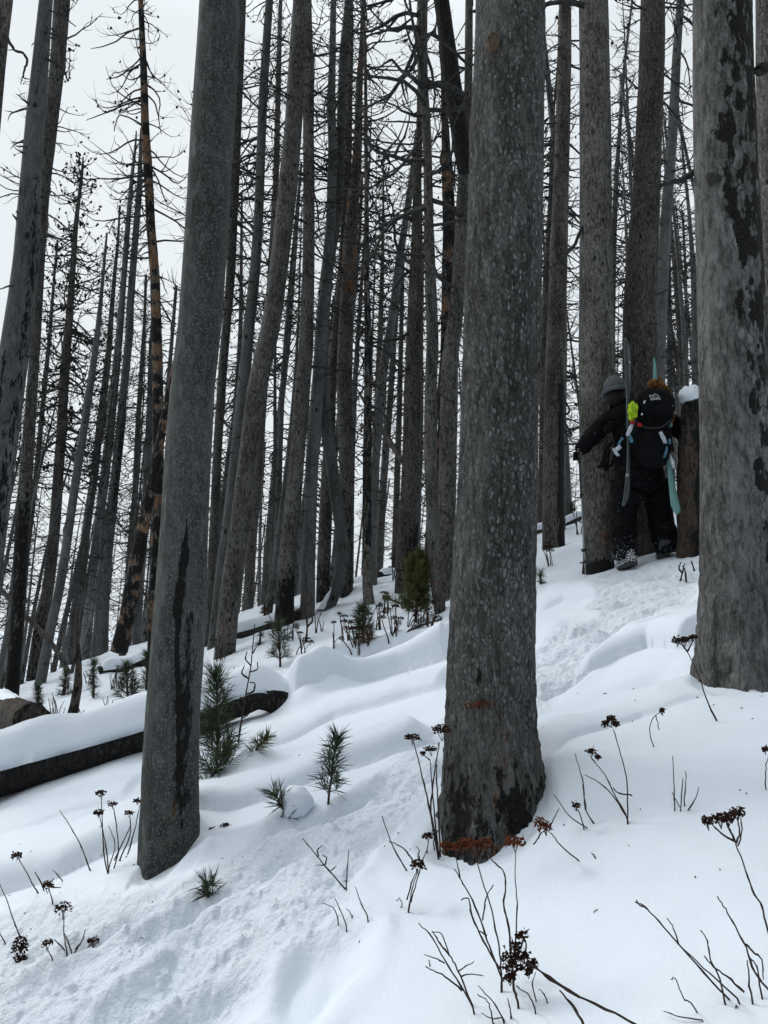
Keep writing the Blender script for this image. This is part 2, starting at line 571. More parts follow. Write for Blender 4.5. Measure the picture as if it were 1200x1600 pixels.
# drifts over buried logs: lower edge in the photo, height, front width, back width
RIDGES = [
    (gp((-120, 1425), (0, 1392), (90, 1366), (215, 1318), (315, 1293), (430, 1250), (520, 1212), (600, 1190), (690, 1158)), 0.17, 0.10, 0.75),
    (gp((330, 1190), (420, 1165), (520, 1120), (640, 1085), (700, 1072)), 0.10, 0.16, 0.8),
    (gp((455, 1118), (540, 1072), (620, 1044), (705, 1022)), 0.26, 0.10, 0.7),
    (gp((500, 1040), (600, 1012), (705, 990)), 0.22, 0.09, 0.6),
    (gp((835, 1098), (905, 1070), (960, 1040), (1010, 1022), (1075, 1026)), 0.13, 0.12, 1.0),
    (gp((855, 1262), (940, 1205), (1010, 1165), (1090, 1142), (1210, 1118)), 0.07, 0.22, 1.1),
    (gp((840, 960), (880, 945), (960, 935), (1090, 905)), 0.06, 0.15, 0.8),
    (gp((-80, 1330), (60, 1300), (200, 1258)), 0.05, 0.2, 0.6),
    (gp((430, 968), (560, 930), (700, 880)), 0.07, 0.25, 0.8),
    (gp((840, 890), (900, 868), (1000, 835)), 0.05, 0.3, 1.0),
]
BUMPS = [  # centre pixel, radius x, radius y, height
    ((395, 1190), .14, .16, .10), ((500, 1086), .26, .30, .22), ((470, 1112), .16, .16, .12), ((440, 1270), .10, .12, .03), ((1050, 1075), .22, .18, -.10), ((1075, 1062), .10, .12, .06),
    ((870, 1235), .30, .45, .09), ((300, 1300), .16, .22, .09), ((305, 1345), .12, .12, .10), ((180, 1400), .25, .25, .03),
    ((1120, 1170), .9, .7, .10), ((980, 1340), 1.2, .6, .03), ((600, 1310), .15, .12, .03),
    ((260, 1120), .5, .4, .05), ((560, 1000), .3, .3, .06), ((850, 985), .2, .2, .08), ((560, 1245), .28, .2, -.05),
    ((870, 930), .25, .3, .08), ((620, 950), .3, .3, .07), ((700, 960), .3, .3, .07), ((420, 1005), .35, .3, .06),
    ((330, 965), .4, .4, .08), ((120, 1075), .5, .5, .10), ((60, 1120), .4, .3, .08), ((180, 1105), .4, .3, .06), ((560, 905), .4, .4, .08),
    ((905, 850), .3, .3, .07), ((520, 962), .10, .25, .10),
]
PRINTS = [  # boot prints in the trampled path: pixel, length, width, depth, angle
    ((695, 1212), .26, .13, .10, .3), ((545, 1262), .30, .12, .09, .5), ((470, 1285), .24, .11, .06, .5), ((268, 1432), .20, .12, .09, .4),
    ((165, 1448), .22, .07, .05, .2), ((385, 1370), .30, .13, .07, .3), ((440, 1352), .18, .10, .05, .4), ((250, 1530), .30, .15, .10, .9),
    ((480, 1540), .22, .16, .09, .8), ((330, 1590), .25, .15, .08, .2), ((60, 1520), .30, .10, .06, .1),
    ((640, 1240), .2, .12, .05, .4), ((330, 1345), .2, .1, .05, .4), ((590, 1330), .12, .08, .03, .2), ((600, 1300), .14, .08, .03, .2),
    ((540, 1380), .12, .08, .03, .2), ((150, 1585), .2, .14, .07, .4), ((900, 1020), .3, .14, .08, .6), ((860, 1045), .25, .14, .06, .6),
    ((980, 985), .3, .15, .08, .5), ((930, 985), .25, .15, .07, .5), ((1040, 955), .3, .16, .08, .5), ((985, 940), .3, .15, .07, .5),
    ((1030, 905), .3, .15, .08, .5), ((940, 1010), .2, .12, .05, .6), ((1060, 990), .25, .12, .06, .2), ((880, 1075), .2, .1, .04, .4),
    ((590, 1228), .2, .1, .05, .4), ((350, 1440), .22, .12, .05, .4),
]
TRACK = gp((-100, 1600), (120, 1560), (330, 1450), (450, 1360), (600, 1262), (700, 1205), (840, 1062), (930, 1000), (1010, 940), (1040, 880))
_nst = np.random.RandomState(5)
WELLS = [(.413, 3.07, .22), (-1.005, 3.79, .13), (1.657, 3.61, .20)]   # hollows melted round the near trunks

def features(x, y):
    """returns (extra height, roughness 0..1)"""
    x = np.asarray(x, float)
    y = np.asarray(y, float)
    h = 0.05 * fbm(x * 0.55, y * 0.55, 1.0, 3) + 0.016 * fbm(x * 1.9, y * 1.9, 4.0, 3)
    for pts, hh, fw, bw in RIDGES:
        sd_, al = seg_dist(x, y, pts)
        fade = sstep(0, 0.08, al) * sstep(1.0, 0.93, al)
        hv = hh * (0.85 + 0.35 * vn(x * 1.7, y * 1.7, 9.0))
        sdw = sd_ + 0.03 * vn(x * 4, y * 4, 2.0)
        front = np.sqrt(np.clip(1 - (1 - np.clip(sdw / fw, 0, 1)) ** 2, 0, 1))
        back = 1 - sstep(fw, bw, sdw)
        h = h + hv * front * back * fade
    for (c, rx, ry, hh) in BUMPS:
        cx, cy = G(*c)[:2]
        d = ((x - cx) / rx) ** 2 + ((y - cy) / ry) ** 2
        h = h + hh * np.exp(-d * 1.2)
    sd_, al = seg_dist(x, y, TRACK)
    w = 0.40 + 0.38 * sstep(0.32, 0.0, al) - 0.05 * sstep(.5, .6, al) + 0.2 * sstep(.75, .9, al)
    wj = w + 0.12 * vn(x * 3, y * 3, 7.0)
    tr = 1 - sstep(wj * 0.75, wj * 1.15, np.abs(sd_))
    tr = tr * (1 - sstep(0.995, 1.0, al) * 0.6)
    r1 = fbm(x * 5.5, y * 5.5, 3.0, 4, 0.55)
    r2 = fbm(x * 17, y * 17, 5.0, 3, 0.6)
    h = h + tr * (-0.028 + 0.013 * r1 + 0.014 * r2)
    # kicked up crumbs
    cr_ = sstep(0.45, 0.85, fbm(x * 24, y * 24, 8.0, 2))
    h = h + tr * 0.014 * cr_
    # berm along both sides
    h = h + 0.02 * np.exp(-((np.abs(sd_) - wj * 1.05) / 0.10) ** 2)
    pr_m = 0
    for (c, ln, wd, dp, an) in PRINTS:
        cx, cy = G(*c)[:2]
        ca, sa = math.cos(an), math.sin(an)
        dx, dy = x - cx, y - cy
        a = (dx * ca + dy * sa) / ln
        b = (-dx * sa + dy * ca) / (wd * 1.15)
        d = np.sqrt(a * a + b * b) + 0.22 * vn(x * 9, y * 9, 11.0)
        h = h - dp * .85 * (1 - sstep(0.25, 1.05, d)) + dp * 0.12 * np.exp(-((d - 1.15) / 0.22) ** 2)
    for (wx, wy, wr_) in WELLS:
        dd = np.hypot(x - wx, y - wy) + .03 * vn(x * 9, y * 9, 1.0)
        h = h - .05 * (1 - sstep(wr_ - .03, wr_ + .07, dd)) + .008 * np.exp(-((dd - wr_ - .17) / .06) ** 2)
    # lumpy ground behind the logs
    mid = sstep(7.2, 9.0, y) * (1 - tr)
    h = h + mid * (0.05 * fbm(x * 1.3, y * 1.3, 6.0, 3) + 0.02 * fbm(x * 4.5, y * 4.5, 2.0, 2))
    return h, np.clip(tr + 0.25 * mid, 0, 1)

WELLS_OLD = []   # hollows melted round trunks: x, y, radius

GR = {}

def z_snow(x, y):
    # height read back from the snow sheet itself (bilinear)
    x = float(x)
    y = float(y)
    ys, s, Z = GR['y'], GR['s'], GR['z']
    sv = x / max(y, 1.7)
    i = min(max(int(np.searchsorted(ys, y)) - 1, 0), len(ys) - 2)
    j = min(max(int(np.searchsorted(s, sv)) - 1, 0), len(s) - 2)
    a = min(max((y - ys[i]) / (ys[i + 1] - ys[i]), 0), 1)
    b = min(max((sv - s[j]) / (s[j + 1] - s[j]), 0), 1)
    return float((Z[i, j] * (1 - b) + Z[i, j + 1] * b) * (1 - a) + (Z[i + 1, j] * (1 - b) + Z[i + 1, j + 1] * b) * a)

def build_ground():
    ys = np.concatenate([np.linspace(-7, 1.7, 30, endpoint=False), 1.7 * np.exp(np.linspace(0, math.log(17 / 1.7), 680, endpoint=False)),
                         17 * np.exp(np.linspace(0, math.log(4.0), 60, endpoint=False)), 68 * np.exp(np.linspace(0, math.log(20.0), 40))])
    s = np.concatenate([-np.exp(np.linspace(math.log(3), math.log(0.64), 50, endpoint=False)), np.linspace(-0.64, 0.64, 560), np.exp(np.linspace(math.log(0.64), math.log(3), 51))[1:]])
    Yg, Sg = np.meshgrid(ys, s, indexing='ij')
    Xg = Sg * np.maximum(Yg, 1.7)
    near = (Yg < 22)
    Z = z_base(Xg, Yg)
    f, r = features(Xg, Yg)
    fade = 1 - sstep(17, 24, Yg)
    Z = Z + f * fade + 0.4 * fbm(Xg * 0.05, Yg * 0.05, 2.0, 3) * sstep(18, 40, Yg)
    GR.update(y=ys, s=s, z=Z)
    n, m_ = Yg.shape
    V = np.stack([Xg, Yg, Z], -1).reshape(-1, 3)
    i = np.arange(n - 1)[:, None] * m_
    j = np.arange(m_ - 1)[None]
    Q = np.stack([i + j, i + j + 1, i + m_ + j + 1, i + m_ + j], -1).reshape(-1, 4)
    mb = MB()
    mb.add(V, Q)
    o = mb.build('snow_ground', M['snow'], attrs={'rough': (r * fade).ravel()})
    o['kind'] = 'structure'
    return o

build_ground()

# ---------------------------------------------------------------- trees
def resample(rows, step_px=None, n=None):
    rows = np.array(rows, float)
    rows = rows[np.argsort(rows[:, 1])]          # top to bottom
    y = np.linspace(rows[0, 1], rows[-1, 1], n)
    return y, np.interp(y, rows[:, 1], rows[:, 0]), np.interp(y, rows[:, 1], rows[:, 2])

def smooth1(a, k):
    if k < 1:
        return a
    ker = np.ones(2 * k + 1) / (2 * k + 1)
    p = np.concatenate([2 * a[0] - a[k:0:-1], a, 2 * a[-1] - a[-2:-k - 2:-1]])
    return np.convolve(p, ker, 'valid')

def grow(rng, p, d, L_, r0, segs, droop=0.0, upturn=0.5, jit=0.35):
    pts = [np.array(p, float)]
    rs = [r0]
    d = np.array(d, float)
    d /= np.linalg.norm(d)
    for i in range(segs):
        f = (i + 1) / segs
        d = d + rng.normal(0, jit * 0.5, 3)
        d[2] += (-droop * (1 - f) + upturn * f) * 0.35
        d /= np.linalg.norm(d)
        pts.append(pts[-1] + d * L_ / segs)
        rs.append(r0 * (1 - 0.85 * f))
    return np.array(pts), np.array(rs)

def branchset(mb, rng, path, rad, h0, h1, n, Lmax, thick=1.0, cones=0.4, shape='cone', up=0.5, droop=0.25, mi=0, mic=1, cone_r=0.022, side=1.0):
    """dead limbs with side twigs and old cones on a trunk path between fractions of its height"""
    z = path[:, 2]
    ztop, zbot = z.max(), z.min()
    H = ztop - zbot
    for _ in range(n):
        f = h0 + (h1 - h0) * rng.uniform(0, 1) ** .85
        zz = zbot + f * H
        px = np.interp(zz, z, path[:, 0])
        py = np.interp(zz, z, path[:, 1])
        rr = np.interp(zz, z, rad)
        a = rng.uniform(0, 2 * math.pi)
        k = min(1.0, .22 + (1.0 - f) / 0.42) * rng.uniform(0.3, 1.15)
        Lb = max(.10, Lmax * k)
        # limbs leave the trunk level or sagging, then sweep up towards the tip
        el = rng.uniform(-0.35, 0.15) + 0.9 * max(0, (f - 0.88) / 0.12)
        d = (math.cos(a) * math.cos(el), math.sin(a) * math.cos(el), math.sin(el))
        r0 = thick * (0.006 + 0.011 * min(1.4, Lb))
        segs = 7
        pts = [np.array((px + d[0] * rr * .8, py + d[1] * rr * .8, zz))]
        dd = np.array(d)
        bend = rng.normal(0, .16, 3)
        for i in range(segs):
            g = (i + 1) / segs
            dd = dd + bend * (1 if i < 4 else -1) + rng.normal(0, .13, 3)
            dd[2] += (-.16 * (1 - g) + .42 * up * 2 * g * g)
            dd /= np.linalg.norm(dd)
            pts.append(pts[-1] + dd * Lb / segs)
        P = np.array(pts)
        R = r0 * (1 - .82 * np.linspace(0, 1, segs + 1))
        tube(mb, P, R, 3, False, mi)
        nt_ = int((1.5 + Lb * rng.uniform(2.5, 6)) * side)
        for _k in range(nt_):
            i = rng.randint(2, segs + 1)
            dd = P[i] - P[i - 1]
            dd = dd / (np.linalg.norm(dd) + 1e-9) + rng.normal(0, 0.6, 3)
            dd[2] += 0.1
            Lt = Lb * rng.uniform(0.15, 0.5)
            P2, R2 = grow(rng, P[i - 1] + (P[i] - P[i - 1]) * rng.rand(), dd, Lt, max(0.0032, R[i] * 0.75) * thick ** .5, 4, 0.1, up * 1.3, 0.4)
            tube(mb, P2, R2, 3, False, mi)
            if rng.rand() < cones * .55:
                cc = P2[rng.randint(2, 4)]
                sz = cone_r * rng.uniform(0.5, 1.2)
                mb.add(cc + OCT_V * np.array([sz * .75, sz * .75, sz]) + rng.normal(0, 0.25 * sz, OCT_V.shape), None, OCT_F, mic)
        for _k in range(2):
            if rng.rand() < cones * .6:
                cc = P[segs - _k] + rng.normal(0, .01, 3)
                sz = cone_r * rng.uniform(0.6, 1.2)
                mb.add(cc + OCT_V * np.array([sz * .8, sz * .8, sz * 1.1]) + rng.normal(0, 0.25 * sz, OCT_V.shape), None, OCT_F, mic)

def smooth_line(pts, k=4):
    pts = np.asarray(pts, float)
    n = len(pts)
    if n < 3:
        t = np.linspace(0, n - 1, (n - 1) * k + 1)
        return np.stack([np.interp(t, np.arange(n), pts[:, c]) for c in range(pts.shape[1])], -1)
    out_ = []
    ext = np.vstack([2 * pts[0] - pts[1], pts, 2 * pts[-1] - pts[-2]])
    for i in range(1, n):
        p0, p1, p2, p3 = ext[i - 1], ext[i], ext[i + 1], ext[i + 2]
        for j in range(k):
            t = j / k
            out_.append(.5 * ((2 * p1) + (-p0 + p2) * t + (2 * p0 - 5 * p1 + 4 * p2 - p3) * t * t + (-p0 + 3 * p1 - 3 * p2 + p3) * t ** 3))
    out_.append(pts[-1])
    return np.array(out_)

TREES = {}

def tree(key, label, mat, rows, Y=None, diam=None, nr=None, sides=18, grow_to=11.0, top=False, crown=None, attr=None, wob=0.03, flare=0.25,
         knob=0.0, name='dead_tree', group=None, cat='dead tree', snow=False, sink=0.25, seed=None, sm=4, lobes=0.0, lean_y=0.0, plates=0.0):
    """rows: (x, y, width) of the trunk in photo pixels, top to bottom; placed at its real distance Y"""
    seed = seed if seed is not None else (abs(hash_str(key)) % 100000)
    rng = np.random.RandomState(seed)
    rows = sorted(rows, key=lambda r: r[1])
    bx, by, bw = rows[-1]
    base_visible = Y is None and diam is None
    if base_visible:
        b3 = G(bx, by, z_snow)
        Y = b3[1] + 0.85 * bw * pxsize(b3[1], by) / 2
    elif Y is None:
        mid = rows[len(rows) // 2]
        # distance at which the trunk has that diameter
        a, b, c = ray(mid[0], mid[1])
        t = diam * FPX / mid[2]
        Y = b * t
    n = nr or 60
    y, x, w = resample(rows, n=n)
    x = smooth1(x, max(1, int(sm)))
    w = smooth1(w, 2)
    P = np.array([pt(a, b, Y) for a, b in zip(x, y)])
    dpt = P[:, 1] * CP + (P[:, 2] - CAMZ) * SP
    R = w * dpt / FPX / 2
    py = y.copy()
    # order bottom -> top
    P, R, py = P[::-1], R[::-1], py[::-1]
    # continue down to the ground
    zg = float(z_snow(P[0, 0], P[0, 1])) - sink
    if P[0, 2] > zg + 0.02:
        d = P[0] - P[min(6, n - 1)]
        d = d / max(1e-6, abs(d[2]))
        hgap = P[0, 2] - zg
        k = max(2, int(hgap / 0.25))
        ext = [P[0] + d * hgap * (i / k) * np.array([1, 1, 1]) for i in range(k, 0, -1)]
        for e, i in zip(ext, range(k, 0, -1)):
            e[2] = P[0, 2] - hgap * i / k
        P = np.concatenate([ext, P])
        R = np.concatenate([[R[0] * (1 + 0.04 * min(3, hgap) * i / k) for i in range(k, 0, -1)], R])
        py = np.concatenate([[py[0] + 1 + i for i in range(k, 0, -1)], py])
    zb = float(z_snow(P[0, 0], P[0, 1]))
    # continue upwards beyond the frame
    if not top:
        d = P[-1] - P[-1 - max(3, n // 6)]
        d /= d[2]
        Hrest = zb + grow_to - P[-1, 2]
        if Hrest > 0.5:
            k = int(max(4, Hrest / 0.35))
            q = np.arange(1, k + 1) / k
            ext = P[-1] + d[None] * (Hrest * q)[:, None] + np.stack([0.04 * np.sin(q * 9 + seed), 0.04 * np.cos(q * 7 + seed), 0 * q], -1) * q[:, None]
            P = np.concatenate([P, ext])
            R = np.concatenate([R, R[-1] * (1 - 0.93 * q ** 1.2)])
            py = np.concatenate([py, np.full(k, -1.0)])
    if lean_y:
        P[:, 1] += lean_y * (P[:, 2] - zb)
    N = len(P)
    th = np.arange(sides) * 2 * math.pi / sides
    ca, sa = np.cos(th), np.sin(th)
    hz = P[:, 2]
    rr = R[:, None] * (1 + wob * fbm(ca[None] * 1.2 + seed % 97, sa[None] * 1.2, hz[:, None] * 1.5, 3)
                       + knob * fbm(ca[None] * 4 + seed % 97, sa[None] * 4, hz[:, None] * 6, 3))
    if plates:
        e = np.abs(fbm(ca[None] * 9 + 3, sa[None] * 9, hz[:, None] * 11, 3))
        e2 = fbm(ca[None] * 16, sa[None] * 16 + 5, hz[:, None] * 22, 2)
        rough_foot = 1 + 2.2 * sstep(.55, .1, hz[:, None] - zb - sink)
        rr = rr * (1 - plates * rough_foot * (np.clip(.35 - e, 0, 1) * 1.6 + .35 * e2))
    if lobes:
        hb = np.clip((hz - zb) / lobes, 0, 1)
        rr = rr * (1 + 0.10 * (1 - hb[:, None]) ** 2 * (np.sin(3 * th + 1.0) + 0.6 * np.sin(7 * th + 2))[None])
    V = np.stack([P[:, 0:1] + rr * ca[None], P[:, 1:2] + rr * sa[None], np.repeat(hz[:, None], sides, 1)], -1)
    i = np.arange(N - 1)[:, None] * sides
    j = np.arange(sides)[None]
    j2 = (j + 1) % sides
    Q = np.stack([i + j, i + j2, i + sides + j2, i + sides + j], -1).reshape(-1, 4)
    jj = np.arange(sides)
    Vf = np.concatenate([V.reshape(-1, 3), P[-1:] + np.array([[0, 0, R[-1]]])])
    Tt = np.stack([(N - 1) * sides + jj, (N - 1) * sides + (jj + 1) % sides, np.full(sides, N * sides)], -1)
    S_ = np.repeat(ca[None], N, 0)
    PY = np.repeat(py[:, None], sides, 1)
    HH = np.repeat((hz - zb)[:, None], sides, 1)
    FR = np.repeat(-sa[None], N, 0)
    ch, wo, fl = np.zeros_like(S_), np.zeros_like(S_), np.ones_like(S_)
    if attr:
        ch, wo, fl = attr(PY, S_, HH, FR, rng)
        ch, wo, fl = ch + 0 * S_, wo + 0 * S_, fl + 0 * S_
    A = {k: np.concatenate([a.ravel(), [0]]) for k, a in (('char', ch), ('wood', wo), ('flake', fl))}
    root = thing(name, label, cat, (P[0, 0], P[0, 1], zb), group)
    mb = MB()
    mb.add(Vf, Q, Tt)
    mb.build('trunk', M[mat], root, attrs=A)
    if crown:
        cb = MB()
        branchset(cb, rng, P, R, **crown)
        branchset(cb, rng, P, R, .10, crown['h0'] + .1, 34, .26, cones=0, thick=1.6, side=.4, up=.1)
        if cb.n:
            cb.build('crown', [M['twig'], M['cone']], root)
    TREES[key] = (root, P, R, Y)
    return root

def hash_str(s):
    h = 7
    for c in s:
        h = (h * 131 + ord(c)) % 1000003
    return h

def limb(key, strokes, mats='twig', lab=None):
    """a limb of that tree drawn through photo pixels: list of ((x, y, width px), ...), each a child named branch"""
    root, P, R, Y = TREES[key]
    for st in strokes:
        mb = MB()
        first = True
        for k, line in enumerate(st):
            yy = Y - 0.0
            dz = 0.0
            pts, rs = [], []
            n = len(line)
            for i, (x, y, w) in enumerate(line):
                yq = Y - 0.12 * math.sin(i * 1.3 + k)* (0.3 if i == 0 else 1)
                p = pt(x, y, yq)
                pts.append(p)
                rs.append(max(w, 1.0) * pxsize(yq, y) / 2)
            pts = np.array(pts)
            tt = np.linspace(0, n - 1, (n - 1) * 4 + 1)
            pp = np.stack([np.interp(tt, np.arange(n), pts[:, c]) for c in range(3)], -1)
            pp[1:-1] = (pp[:-2] + pp[1:-1] * 2 + pp[2:]) / 4
            pp += np.random.RandomState(k + n).normal(0, 0.0015, pp.shape)
            tube(mb, pp, np.interp(tt, np.arange(n), rs), 8, True)
        mb.build('branch', M[mats], root)

# ---------------------------------------------------------------- surface condition of the three big trunks (char, bare wood, scales)
def gauss(x, m_, s):
    return np.exp(-((x - m_) / s) ** 2)

def a_left(PY, S, H, FR, rng):
    front = (FR > 0)
    # long black lightning-shaped scar on the front, widening downwards
    cs = np.interp(PY, [815, 830, 880, 950, 1010, 1080, 1150, 1200, 1240, 1300], [.33, .34, .30, .20, .22, .42, .48, .52, .58, .7])
    ws = np.interp(PY, [810, 830, 880, 950, 1010, 1080, 1150, 1200, 1240, 1300], [.00, .06, .18, .20, .09, .10, .10, .06, .03, .01])
    d = np.abs(S - cs) / np.maximum(ws, 1e-3)
    char = np.where(front & (PY > 812) & (PY < 1300), 0.95 * np.clip(1.45 - d, 0, 1), 0)
    char = np.maximum(char, 0.60 * front * sstep(860, 1050, PY) * sstep(1330, 1230, PY) * gauss(S, .60, .38))
    wood = 0.62 * front * gauss(S, .42, .12) * gauss(PY, 1255, 55) + 0.45 * front * gauss(S, .05, .1) * gauss(PY, 1290, 30)
    fl = 0.15 + 0.85 * sstep(-0.55, -0.15, S) * front
    return char, wood, fl

def a_center(PY, S, H, FR, rng):
    front = FR > -0.1
    char = 0.9 * front * sstep(1185, 1235, PY) * np.maximum(gauss(S, .34, .26), 0)
    char = np.maximum(char, 0.66 * front * sstep(1160, 1230, PY) * gauss(S, -.68, .36))
    char = np.maximum(char, 0.46 * front * sstep(1120, 1240, PY))
    char = np.maximum(char, 0.55 * front * gauss(PY, 1255, 45) * gauss(S, -.22, .16))
    char = np.maximum(char, 0.30 * sstep(840, 700, PY) * sstep(0.35, 0.9, S) * sstep(200, 420, PY) + 0.26 * gauss(PY, 880, 60) * gauss(S, .35, .3) * front)
    char = np.maximum(char, 0.44 * gauss(PY, 1060, 26) * gauss(S, -.35, .12) * front)
    wood = 0.55 * front * gauss(S, .16, .14) * gauss(PY, 1180, 60) + 0.62 * front * gauss(S, -.08, .16) * gauss(PY, 1230, 35) \
        + 0.75 * front * gauss(S, .15, .22) * sstep(1265, 1300, PY) + 0.5 * front * gauss(S, .62, .12) * gauss(PY, 1230, 40) + .5 * front * sstep(1285, 1310, PY) * sstep(.3, -.2, S)
    char = char * (1 - 0.7 * front * gauss(S, .12, .22) * sstep(1270, 1300, PY))
    fl = 1.0 * sstep(1230, 1050, PY) * (0.55 + 0.45 * sstep(-0.6, 0.4, S))
    return char, wood, fl

def a_right(PY, S, H, FR, rng):
    front = FR > -0.3
    edge = np.interp(PY, [0, 80, 150, 300, 400, 560, 700, 900], [-.48, -.45, -.5, -.45, -.3, -.05, .15, .6])
    n = vn(S * 3, PY / 38.0, 3.0) * 0.4 + vn(S * 8, PY / 16.0, 1.0) * 0.25
    char = np.where(S + n * 0.5 > edge, 0.50 + 0.42 * vn(S * 4, PY / 24.0, 7.0) + .22 * vn(S * 11, PY / 9.0, 2.0) + .2 * sstep(.2, .8, S), 0.0)
    char = np.maximum(char, 0.50 * gauss(PY, 320, 130) * sstep(-.2, .3, S) + 0.0)
    char = char * sstep(1010, 820, PY)
    wood = 0 * S
    fl = 0.25 + 0.75 * sstep(edge - .35, edge + .05, S)
    return char, wood, fl

def a_base(h, k=0.6, side=0.0, wd=0.0, hw=0.5):
    """black from the fire up to about h metres, optionally more on one side"""
    def f(PY, S, H, FR, rng):
        char = k * sstep(h * 1.4, h * 0.4, H) * (1 + side * S)
        wood = wd * gauss(H, hw, 0.25) * gauss(S, 0.1, 0.5)
        return char, wood, 0.8 + 0 * S
    return f

def a_side(lo, hi, side, k=0.6, flake=0.8):
    def f(PY, S, H, FR, rng):
        char = k * sstep(lo - 30, lo + 20, PY) * sstep(hi + 30, hi - 20, PY) * sstep(-0.1, 0.5, side * S)
        return char, 0 * S, flake + 0 * S
    return f

def a_patch(k=0.5, w=0.5, fl=1.0):
    def f(PY, S, H, FR, rng):
        o = rng.rand() * 30
        n1 = 1.3 * vn(S * .6 + o, PY / 11.0, o) + .5 * vn(S * 2 + o, PY / 6.0, o + 3)
        return np.clip(k + 0.5 * n1, 0, 1), np.clip(w - 0.45 * n1 + .25 * vn(PY / 40.0, o + 0 * S), 0, 1), fl + 0 * S
    return f

def a_orange(lo, hi, w=.6):
    def f(PY, S, H, FR, rng):
        n2 = vn(S * 2.0, PY / 25.0, 9)
        m_ = sstep(lo - 20, lo + 10, PY) * sstep(hi + 20, hi - 10, PY)
        return 0.1 + 0 * S + 0.35 * sstep(700, 820, PY), np.clip((w + 0.4 * n2) * m_, 0, 1), 1 + 0 * S
    return f

K = dict
BARE = None
# ---------------------------------------------------------------- the trees one can tell apart in the photo
tree('C', 'thickest dead trunk, speckled grey with burnt black foot, in the middle of the slope', 'center',
     [(797.5, -40, 106), (797.5, 0, 107), (796, 100, 112), (792, 200, 115), (790, 300, 115), (787, 400, 117), (785, 500, 120), (782, 600, 120), (779, 700, 121),
      (776, 800, 126), (773, 850, 128), (769.5, 950, 133), (767, 1050, 138), (766, 1150, 145), (767, 1200, 154), (769.5, 1250, 167), (769, 1290, 176), (769, 1322, 184)],
     nr=620, sides=120, attr=a_center, wob=0.012, knob=0.010, lobes=0.5, name='dead_tree', sm=10, plates=.030)
tree('L', 'smooth grey-green trunk with a long black scar and finely speckled bark', 'smooth',
     [(343.5, -40, 59), (343, 0, 60), (338.5, 100, 65), (332.5, 200, 67), (326.5, 300, 66), (320.5, 400, 67), (313.5, 500, 67), (301.5, 600, 67), (294.5, 700, 71), (289.5, 800, 72),
      (284.5, 900, 77), (278.5, 1000, 82), (270.5, 1100, 83), (266.5, 1200, 87), (264, 1280, 91), (262, 1320, 92), (259, 1358, 90)],
     nr=560, sides=96, attr=a_left, wob=0.014, knob=0.006, lobes=0.4, sm=10, plates=.010)
tree('R', 'big pale grey trunk with black flaking bark down one side, beside the skier', 'pale',
     [(1128, -40, 85), (1128, 0, 86), (1129, 100, 88), (1132, 200, 91), (1134.5, 300, 93), (1139.5, 400, 95), (1143, 500, 98), (1146, 600, 101), (1149, 700, 104), (1151, 800, 107),
      (1153, 900, 112), (1156, 1000, 125), (1163, 1072, 146)],
     nr=480, sides=96, attr=a_right, wob=0.02, knob=0.012, lobes=0.5, sm=10, plates=.022)
limb('R', [[[(1128, 278, 30), (1118, 285, 22), (1108, 274, 16), (1100, 262, 13), (1085, 268, 11), (1065, 282, 9), (1040, 288, 6), (1012, 290, 3)]],
           [[(1188, 108, 20), (1200, 104, 16), (1225, 100, 14), (1260, 104, 10)], [(1195, 112, 8), (1180, 112, 6), (1166, 119, 4)]],
           [[(1040, 287, 4), (1024, 300, 4), (1012, 315, 5), (998, 328, 5), (985, 330, 4), (966, 344, 3)]]])
tree('FR', 'grey-brown trunk standing partly hidden behind the big pale flaking one', 'mid',
     [(1212, 0, 58), (1216, 300, 60), (1222, 600, 64), (1228, 880, 70)], Y=5.6, nr=120, sides=28, sm=4)
tree('M1', 'thick upright grey trunk directly behind the skier\'s hat and outstretched arm', 'mid',
     [(927, -30, 43), (927, 0, 44), (929, 103, 46), (930, 206, 48), (930.5, 309, 49), (931, 412, 51), (932, 515, 54), (933, 600, 55), (933, 700, 54), (934, 800, 50), (935, 870, 46), (935, 893, 50)],
     Y=float(G(980, 888, z_snow)[1]) + .36, nr=200, sides=40, wob=0.02, knob=0.012, attr=a_base(0.12, .8, 0, .5, .3))
limb('M1', [[[(922, 308, 12), (918, 318, 8), (925, 324, 5), (938, 322, 4), (952, 320, 3)]],
            [[(915, 345, 6), (905, 365, 5), (897, 385, 5), (880, 402, 4), (865, 415, 3), (850, 424, 2)]],
            [[(920, 12, 10), (905, 6, 9), (880, 2, 8), (855, 6, 6), (835, 18, 4)]]])
tree('M2', 'broad dark brown-grey trunk rising behind the skis', 'brown',
     [(1021, -30, 36), (1020, 0, 36), (1018, 103, 39), (1014, 206, 40), (1010, 309, 42), (1005, 378, 46), (1000, 481, 52), (1000, 600, 54), (1002, 750, 55), (1004, 868, 58)],
     nr=160, sides=36, wob=0.03, knob=0.012, crown=K(h0=.5, h1=.98, n=39, Lmax=1.2))
tree('M3', 'slim pale pole leaning from behind the broad brown-grey trunk', 'cool',
     [(1065, -20, 12), (1063, 0, 12), (1058, 69, 13), (1053, 172, 15), (1046, 275, 16), (1040, 344, 17), (1035, 447, 17), (1032, 533, 16), (1030, 700, 17), (1030, 850, 18)], Y=10.4, nr=70,
     crown=K(h0=.45, h1=.98, n=60, Lmax=1.2))
